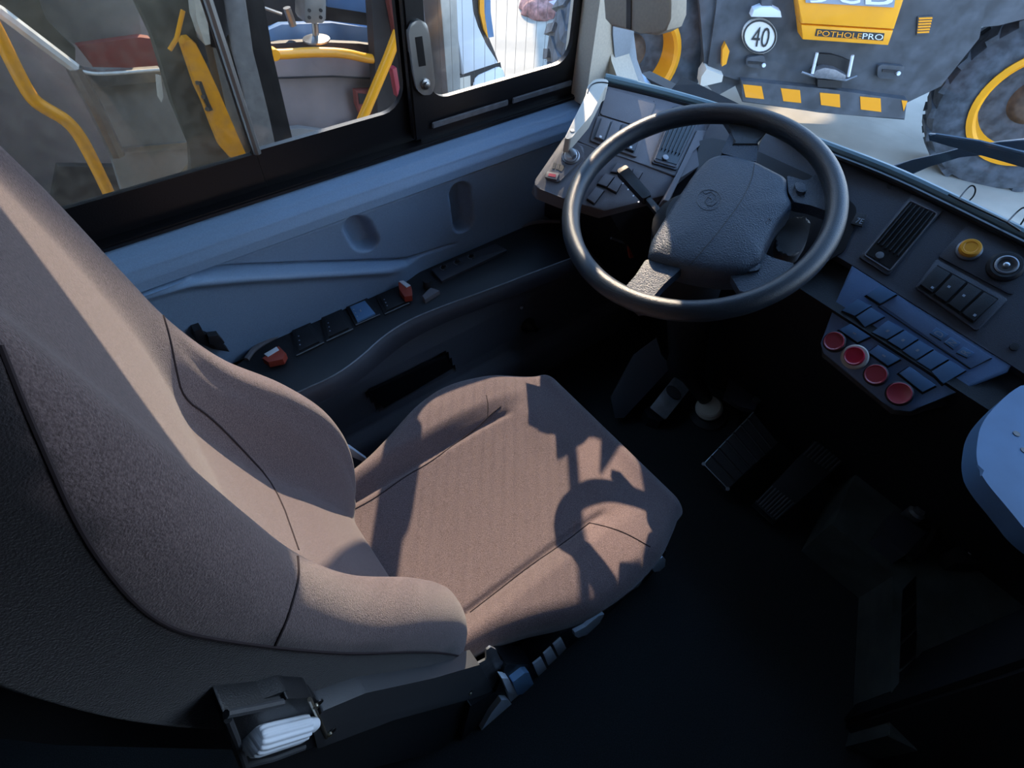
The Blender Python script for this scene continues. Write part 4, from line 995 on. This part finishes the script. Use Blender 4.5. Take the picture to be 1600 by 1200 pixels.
# lamps, hitch, recess handles
lq('lamp', [(1174, 27), (1178, 16), (1190, 11), (1206, 11), (1220, 18), (1222, 28)], -.03, .04, 'light_plastic', bev=.01)
lq('lamp_stay', [(1190, -60), (1212, -60), (1206, 12), (1190, 12)], -.03, .02, 'loader_dark')
hc_ = lq('hitch', KL((200, 780), (240, 730), (330, 705), (440, 725), (550, 785), (545, 835), (240, 820)), -.02, .06, 'dull_metal', bev=.01)
for a, b in (((245, 550), (195, 765)), ((615, 575), (570, 795))):
    obj('hitch_pin', tube([LP.p(KL(a)[0], .05), LP.p(KL(b)[0], .05)], .010, 8), 'light_plastic', hc_)
obj('hitch_bar', tube([LP.p(p, .05) for p in KL((80, 750), (200, 790), (545, 835), (660, 790))], .008, 8), 'dull_metal', hc_)
lq('hitch_well', KL((250, 560), (400, 570), (500, 600), (600, 640), (560, 780), (440, 722), (330, 703), (245, 728)), -.02, .004, 'black_plastic')
lq('hitch_block', KL((250, 825), (505, 845), (500, 920), (250, 905)), -.02, .03, 'black_plastic')
for q in (KL((880, 690), (920, 672), (1150, 690), (1160, 720), (1130, 830), (870, 815)), [(1166, 90), (1194, 86), (1198, 100), (1190, 108), (1166, 104)]):
    o = lq('tie_recess', q, -.02, .006, 'loader_dark', bev=.004, rad=.02)
    c0 = (sum(p[0] for p in q)/len(q), sum(p[1] for p in q)/len(q))
    lq('recess_slot', [(c0[0]-14, c0[1]-2), (c0[0]+13, c0[1]), (c0[0]+13, c0[1]+3), (c0[0]-14, c0[1]+2)], .005, .012, 'black_plastic', o)
    obj('bolt', cyl(LP.p((c0[0]+10, c0[1]+3), .006), LN, .012, 0, .02, seg=10), 'light_plastic', o)
gr = lq('warning_label', [(1434, 26), (1458, 24), (1452, 54), (1432, 55)], -.03, -.02, 'loader_dark')
for k in range(6):
    t = k/6; a = lerp2((1436, 28), (1433, 54), t); b = lerp2((1457, 27), (1451, 53), t)
    lq('label_line', [a, b, (b[0], b[1]+2.6), (a[0], a[1]+2.6)], -.02, -.015, 'reflector', gr)
# fender and side bits left
lq('left_fender', [(1085, -90), (1140, -90), (1150, 60), (1160, 128), (1120, 150), (1098, 125), (1100, 90)], -.5, -.06, 'loader_dark')
lq('left_step', [(1096, 120), (1104, 108), (1130, 118), (1128, 128), (1094, 136)], -.1, .04, 'cream')
lq('left_marker', [(1129, 78), (1134, 68), (1140, 80), (1135, 100), (1128, 104)], -.1, .02, 'rail_yellow')
lq('right_guard', [(1440, -90), (1660, -90), (1640, 20), (1560, 40), (1500, 45), (1465, 60), (1440, 110), (1420, 150), (1418, 120)], -.5, -.05, 'loader_dark')
# wheels
def loader_wheel(cpx, dist_h, R, rim_r, axis, name):
    c = LP.p(cpx, dist_h); n, a, b = frame(axis)
    w = obj(name, lathe(c, n, [(rim_r, -.32), (R*.93, -.32), (R, -.24), (R*1.0, -.04), (R*.95, .02), (R*.80, .05), (rim_r*1.12, .035), (rim_r, .01), (rim_r*.98, -.10)], 48), 'tyre', ld)
    obj('wheel_rim', lathe(c, n, [(rim_r*.95, -.14), (rim_r*1.02, -.08), (rim_r*1.09, .03), (rim_r*1.10, .05), (rim_r*1.0, .06), (rim_r*.94, .04), (rim_r*.91, -.06), (rim_r*.85, -.12)], 48), 'loader_yellow', w)
    obj('wheel_disc', lathe(c, n, [(rim_r*.92, -.16), (rim_r*.90, -.11), (rim_r*.5, -.13), (rim_r*.35, -.06), (rim_r*.30, -.05), (.02, -.05)], 32), 'rust_dark', w)
    for k in range(22):
        t = 2*math.pi*k/22
        for sgn, off in ((1, 0), (-1, .14)):
            tt = t+off; rd = math.cos(tt)*a+math.sin(tt)*b; tg = -math.sin(tt)*a+math.cos(tt)*b
            p0 = c+rd*(R*.985)+n*(-.15); p1 = c+(math.cos(tt+.13)*a+math.sin(tt+.13)*b)*(R*.955)+n*(-.15+sgn*.17)
            q = [p0+tg*.028, p0-tg*.028, p1-tg*.034, p1+tg*.034]
            obj('tyre_lug', prism(q, rd, -.02, .032), 'tyre', w)
    return w
loader_wheel((1622, 168), -.05, .62, .36, Vector((-.86, -.50, 0)), 'wheel')
loader_wheel((990, 92), -.10, .55, .29, Vector((-.42, -.90, 0)), 'wheel')

# ================================================================ NEIGHBOUR BUS (left)
nb = thing('neighbour_bus', 'white city bus with yellow handrails parked close outside the side window', 'bus', (0, 2.6, -.9))
YN = 1.95
def nq(name, pts, d0, d1, m, parent=None, bev=0., rad=0, label=None, y=YN):
    """plate on the bus side, from depth d0 (inside) to d1 (towards us)"""
    q = [onY(p, y) for p in pts]
    if rad: q = rounded(q, rad)
    return obj(name, prism(q, (0, -1, 0), d0, d1, bev), m, parent or nb, label)
# body shell pieces
obj('roof', box((-7, 1.9, 2.30), (1.08, 4.4, 2.70), .05), 'bus_white', nb)
obj('rear_side', box((-7, 1.93, -.6), (-.65, 2.0, 2.3), .02), 'bus_white', nb)
obj('header', box((-.66, 1.93, 1.55), (1.09, 2.0, 2.60), .02), 'bus_white', nb)
obj('side_skirt', box((-.66, 1.93, -.60), (1.55, 2.0, -.10), .02), 'bus_white', nb)
obj('far_side', box((-7, 4.35, -.6), (1.5, 4.42, 2.3), .02), 'bus_dark', nb)
obj('cabin_floor', box((-7, 2.0, -.60), (1.55, 4.4, -.52)), 'bus_mauve', nb)
# front corner
fc = [(683, -90), (735, -90), (737, 20), (745, 45), (760, 68), (778, 98), (782, 108), (790, 135), (792, 210), (700, 230), (716, 150), (700, 0)]
nq('front_corner', [(678, -90), (733, -90), (736, 20), (744, 45), (760, 70), (780, 99), (722, 119), (716, 60), (705, -20)], -.25, .0, 'bus_white', bev=.01)
nq('front_panel', [(741, 120), (782, 102), (788, 115), (792, 140), (794, 260), (740, 262), (738, 140)], -.25, .002, 'bus_white', bev=.01, rad=.03)
nq('corner_panel', [(719, 122), (735, 118), (737, 262), (722, 262)], -.25, 0, 'cream')
nq('gap', [(715, 119), (782, 97), (784, 108), (742, 122), (738, 262), (733, 262), (734, 123), (717, 124)], -.02, -.001, 'black_plastic')
nq('pillar', [(676, -90), (706, -90), (722, 262), (706, 262), (692, 100)], -.10, .02, 'aluminium', bev=.01)
nq('windscreen_seal', [(733, -90), (750, -90), (752, 20), (762, 50), (775, 82), (786, 112), (760, 70), (744, 45), (736, 20)], -.5, -.01, 'bus_dark')
nq('windscreen_strip', [(748, -90), (755, -90), (757, 20), (763, 60), (756, 46), (750, 20)], -.5, .0, 'rail_yellow', label='yellow strip behind the windscreen edge')
nq('windscreen_edge', [(755, -90), (766, -90), (768, 20), (773, 58), (763, 60), (757, 20)], -.5, -.005, 'bus_blue')
obj('front_face', box((1.52, 2.2, -.6), (1.6, 4.4, .35), .02), 'bus_white', nb)
# between pane 1 and latch: dark interior with red seat
nq('rear_panel', [(634, -90), (680, -90), (700, 262), (640, 262)], -.30, -.25, 'bus_dark')
nq('red_panel', [(656, 24), (676, 18), (688, 90), (686, 120), (668, 100)], -.25, -.22, 'bus_maroon', bev=.005)
# middle opening: cabin
cabY = YN+.35
def cq(name, pts, m, y=cabY, d0=-.03, d1=0, bev=.003, parent=None, label=None):
    q = [onY(p, y) for p in pts]; return obj(name, prism(q, (0, -1, 0), d0, d1, bev), m, parent or nb, label)
cq('dash_front', [(428, 90), (470, 86), (540, 88), (600, 96), (640, 120), (640, 290), (440, 290)], 'bus_mauve', y=cabY+.02)
cq('dash_fascia', [(428, 92), (500, 88), (585, 94), (586, 124), (520, 120), (434, 122)], 'bus_mauve', y=cabY-.02)
cq('fascia_gap', [(434, 121), (520, 118.5), (586, 122), (586, 124.5), (520, 121), (434, 124)], 'black_plastic', y=cabY-.025)
cq('dash_top', [(395, 70), (480, 65), (560, 68), (640, 78), (640, 92), (560, 86), (480, 84), (420, 90)], 'bus_dark', y=cabY+.0)
cq('windscreen_ledge', [(400, 55), (440, 38), (520, 36), (590, 45), (640, 50), (640, 80), (560, 70), (480, 68), (410, 76)], 'bus_blue', y=cabY+.12)
cq('cabin_back', [(370, -90), (660, -90), (660, 60), (370, 60)], 'bus_dark', y=cabY+.35)
cq('bright_ledge', [(510, -30), (640, -10), (640, 32), (560, 18), (512, 11)], 'bus_blue', y=cabY+.30)
bx = cq('ticket_device', [(476, -90), (510, -90), (510, 30), (504, 37), (480, 37), (476, 30)], 'aluminium', y=cabY-.05, d0=-.08, bev=.006, label='grey device on a pole')
obj('device_pole', tube([onY((492, 36), cabY), onY((494, 60), cabY)], .012, 10), 'aluminium', bx)
obj('device_base', lathe(onY((494, 60), cabY), (0, 0, 1), [(.05, -.006), (.05, 0), (.03, .006), (.012, .012)], 20), 'aluminium', bx)
for p in ((483, 27), (501, 27), (483, 16), (501, 16)): obj('device_bolt', cyl(onY(p, cabY-.05), (0, -1, 0), .006, 0, .004, seg=8), 'black_plastic', bx)
obj('cab_lever', tube([onY((448, 12), cabY+.05), onY((458, 40), cabY+.05)], .014, 8), 'aluminium', nb)
obj('cab_cable', tube([onY(p, cabY+.1) for p in [(395, 0), (412, 12), (440, 22)]], .006, 6), 'aluminium', nb)
rl = obj('handrail', tube(smooth_path([onY(p, cabY-.08) for p in [(424, 84), (440, 85), (490, 81), (540, 83), (575, 92), (592, 92), (604, 90)]], 2), .017, 12), 'rail_yellow', nb)
obj('rail_bracket', cyl(onY((427, 84), cabY-.08), (0, -1, 0), .02, -.015, .018, .004, 14), 'rail_yellow', rl)
obj('handrail_pole', tube([onY((622, 50), YN+.06), onY((606, 92), YN+.06), onY((560, 200), YN+.06), onY((545, 240), YN+.06)], .019, 12), 'rail_yellow', nb)
cq('cabin_grey_panel', [(578, 20), (612, 30), (640, 190), (600, 200), (590, 130), (582, 60)], 'bus_grey', y=cabY-.03)
cq('red_lamp', [(556, 142), (600, 140), (604, 190), (572, 198), (558, 165)], 'bus_maroon', y=cabY-.04, bev=.01)
cq('lamp_lens', [(560, 146), (575, 148), (578, 162), (562, 163)], 'bus_dark', y=cabY-.045)
cq('lamp_lens', [(580, 155), (596, 158), (598, 178), (582, 176)], 'bus_dark', y=cabY-.045)
cq('red_sill', [(545, 195), (600, 182), (610, 190), (612, 230), (540, 235)], 'bus_maroon', y=cabY-.05)
cq('red_marker', [(613, 108), (620, 106), (627, 150), (621, 152)], 'red_button', y=YN+.1)
cq('sill_plate', [(425, 205), (470, 200), (560, 212), (560, 300), (420, 300)], 'bus_grey', y=cabY-.06)
# black door edge and rubber strips
nq('door_edge', [(352, -90), (392, -90), (420, 80), (458, 240), (470, 290), (420, 290), (398, 150), (366, 0)], -.06, .03, 'frame_black', bev=.004)
nq('door_gasket', [(330, -90), (362, -90), (385, 70), (408, 160), (438, 290), (395, 290), (372, 130), (345, 40)], -.04, .05, 'gasket', bev=.006)
nq('door_gasket', [(306, -90), (330, -90), (346, 45), (374, 150), (400, 290), (372, 290), (345, 150), (320, 40)], -.05, .03, 'bus_grey', bev=.006)
nq('door_seal', [(283, -90), (318, -90), (340, 0), (348, 42), (330, 66), (320, 64), (300, 20)], -.03, .055, 'frame_black', bev=.004)
nq('door_post', [(205, -90), (285, -90), (300, 30), (345, 200), (370, 290), (360, 330), (230, 350), (282, 290), (302, 265), (300, 232), (272, 165), (240, 60), (212, 0)], -.05, .0, 'bus_olive', bev=.006)
nq('door_pillar_light', [(285, -90), (298, -90), (318, 58), (310, 60), (296, 20)], -.02, .058, 'cream')
dh = nq('door_handle', [(277, 62), (282, 54), (290, 53), (300, 62), (314, 92), (334, 135), (360, 195), (380, 240), (382, 248), (370, 247), (352, 238), (338, 222), (325, 190), (312, 155), (300, 130), (290, 100)], .005, .045, 'rail_yellow', bev=.012, label='yellow door grip')
nq('handle_inset', [(301, 118), (306, 118), (318, 150), (324, 162), (318, 164), (310, 148)], .046, .050, 'black_plastic', dh)
for p in ((308, 129), (317, 151), (323, 170)): obj('handle_screw', cyl(onY(p, YN-.05), (0, -1, 0), .006, 0, .003, seg=10), 'steel', dh)
obj('pull_cord', tube([onY((286, 16), YN-.05), onY((276, 60), YN-.05), onY((265, 78), YN-.05)], .006, 8), 'rail_yellow', nb)
# rear door leaf and things seen through its glass
dy = YN+.25
cq('step_wall', [(-200, -90), (260, -90), (320, 300), (320, 420), (-200, 420)], 'bus_mauve', y=dy+.5)
cq('leaf_panel', [(125, 110), (252, 112), (262, 140), (300, 232), (300, 280), (190, 300), (160, 200), (130, 125)], 'bus_grey', y=dy)
cq('leaf_rail', [(120, 107), (160, 115), (250, 108), (262, 118), (255, 128), (140, 138), (128, 125)], 'aluminium', y=dy-.02)
cq('maroon_seat', [(120, 72), (160, 66), (218, 58), (235, 60), (250, 100), (248, 108), (150, 112), (140, 95)], 'bus_maroon', y=dy+.1)
cq('grey_window_leaf', [(30, -90), (205, -90), (222, 57), (120, 72), (60, 30)], 'bus_grey', y=dy+.15)
cq('leaf_lower_rail', [(190, 232), (230, 228), (298, 222), (300, 232), (200, 240)], 'aluminium', y=dy-.01)
cq('dark_leaf_frame', [(-200, -90), (30, -90), (70, 30), (118, 75), (118, 108), (90, 95), (0, 25), (-200, -60)], 'bus_olive', y=dy+.05)
cq('lower_step', [(90, 260), (300, 262), (340, 420), (60, 420)], 'bus_dark', y=dy+.2)
obj('door_brace', tube([onY((-60, -20), dy-.06), onY((0, 18), dy-.06), (onY((118, 107), dy-.06))], .016, 8), 'sign_white', nb)
obj('door_brace', tube([onY((116, 106), dy-.06), onY((150, 170), dy-.06), (onY((184, 243), dy-.06))], .022, 8), 'aluminium', nb)
obj('leaf_trim', tube(smooth_path([onY(p, dy-.07) for p in [(118, 107), (135, 114), (160, 116), (250, 109)]], 2), .005, 6), 'sign_white', nb)
obj('handrail', tube(smooth_path([onY(p, dy-.12) for p in [(-20, 20), (0, 58), (28, 115), (50, 155), (72, 170), (100, 185), (120, 205), (140, 240), (175, 312), (190, 350)]], 2), .018, 12), 'rail_yellow', nb)
obj('door_sliver', prism([onY(p, YN-.01) for p in ((243, 116), (251, 118), (255, 150), (252, 160), (246, 150))], (0, -1, 0), -.002, .002), 'cream', nb)  # small cream sliver set in front of the door post

# cloth lumps on the yard
th = thing('rust_sack', 'rust-brown sack lying on the pale yard seen through the front side window', 'sack', onZ((860, 10), -.9))
def lump(px, rx, ry, rz, m, parent, name):
    c = onZ(px, -.9); bm = bmesh.new(); bmesh.ops.create_icosphere(bm, subdivisions=4, radius=1)
    for v in bm.verts:
        p = v.co.copy(); k = 1+.12*math.sin(5*p.x+2*p.y)+.08*math.sin(9*p.y+3*p.z)
        v.co = Vector((c.x+p.x*rx*k, c.y+p.y*ry*k, max(-.9, c.z+.02+p.z*rz*k)))
    return obj(name, bm, m, parent, smooth=80)
lump((838, 22), .14, .24, .15, 'rust_cloth', th, 'sack_body'); lump((862, 2), .22, .3, .2, 'rust_cloth', th, 'sack_fold')
lump((883, 18), .22, .25, .12, 'lilac_cloth', th, 'lilac_lining')
bm = bmesh.new(); bmesh.ops.create_icosphere(bm, subdivisions=3, radius=1); c = onZ((893, 85), -.9)
for v in bm.verts:
    p = v.co.copy(); k = 1+.15*math.sin(4*p.x+3*p.y+2*p.z); v.co = Vector((c.x+.30*p.x*k, c.y+.16*p.y*k, max(-.9, c.z+.2*p.z*k)))
single('yard_stone', bm, 'bus_grey', 'grey rounded stone on the yard at the edge of the front side window', 'stone', smooth=80)
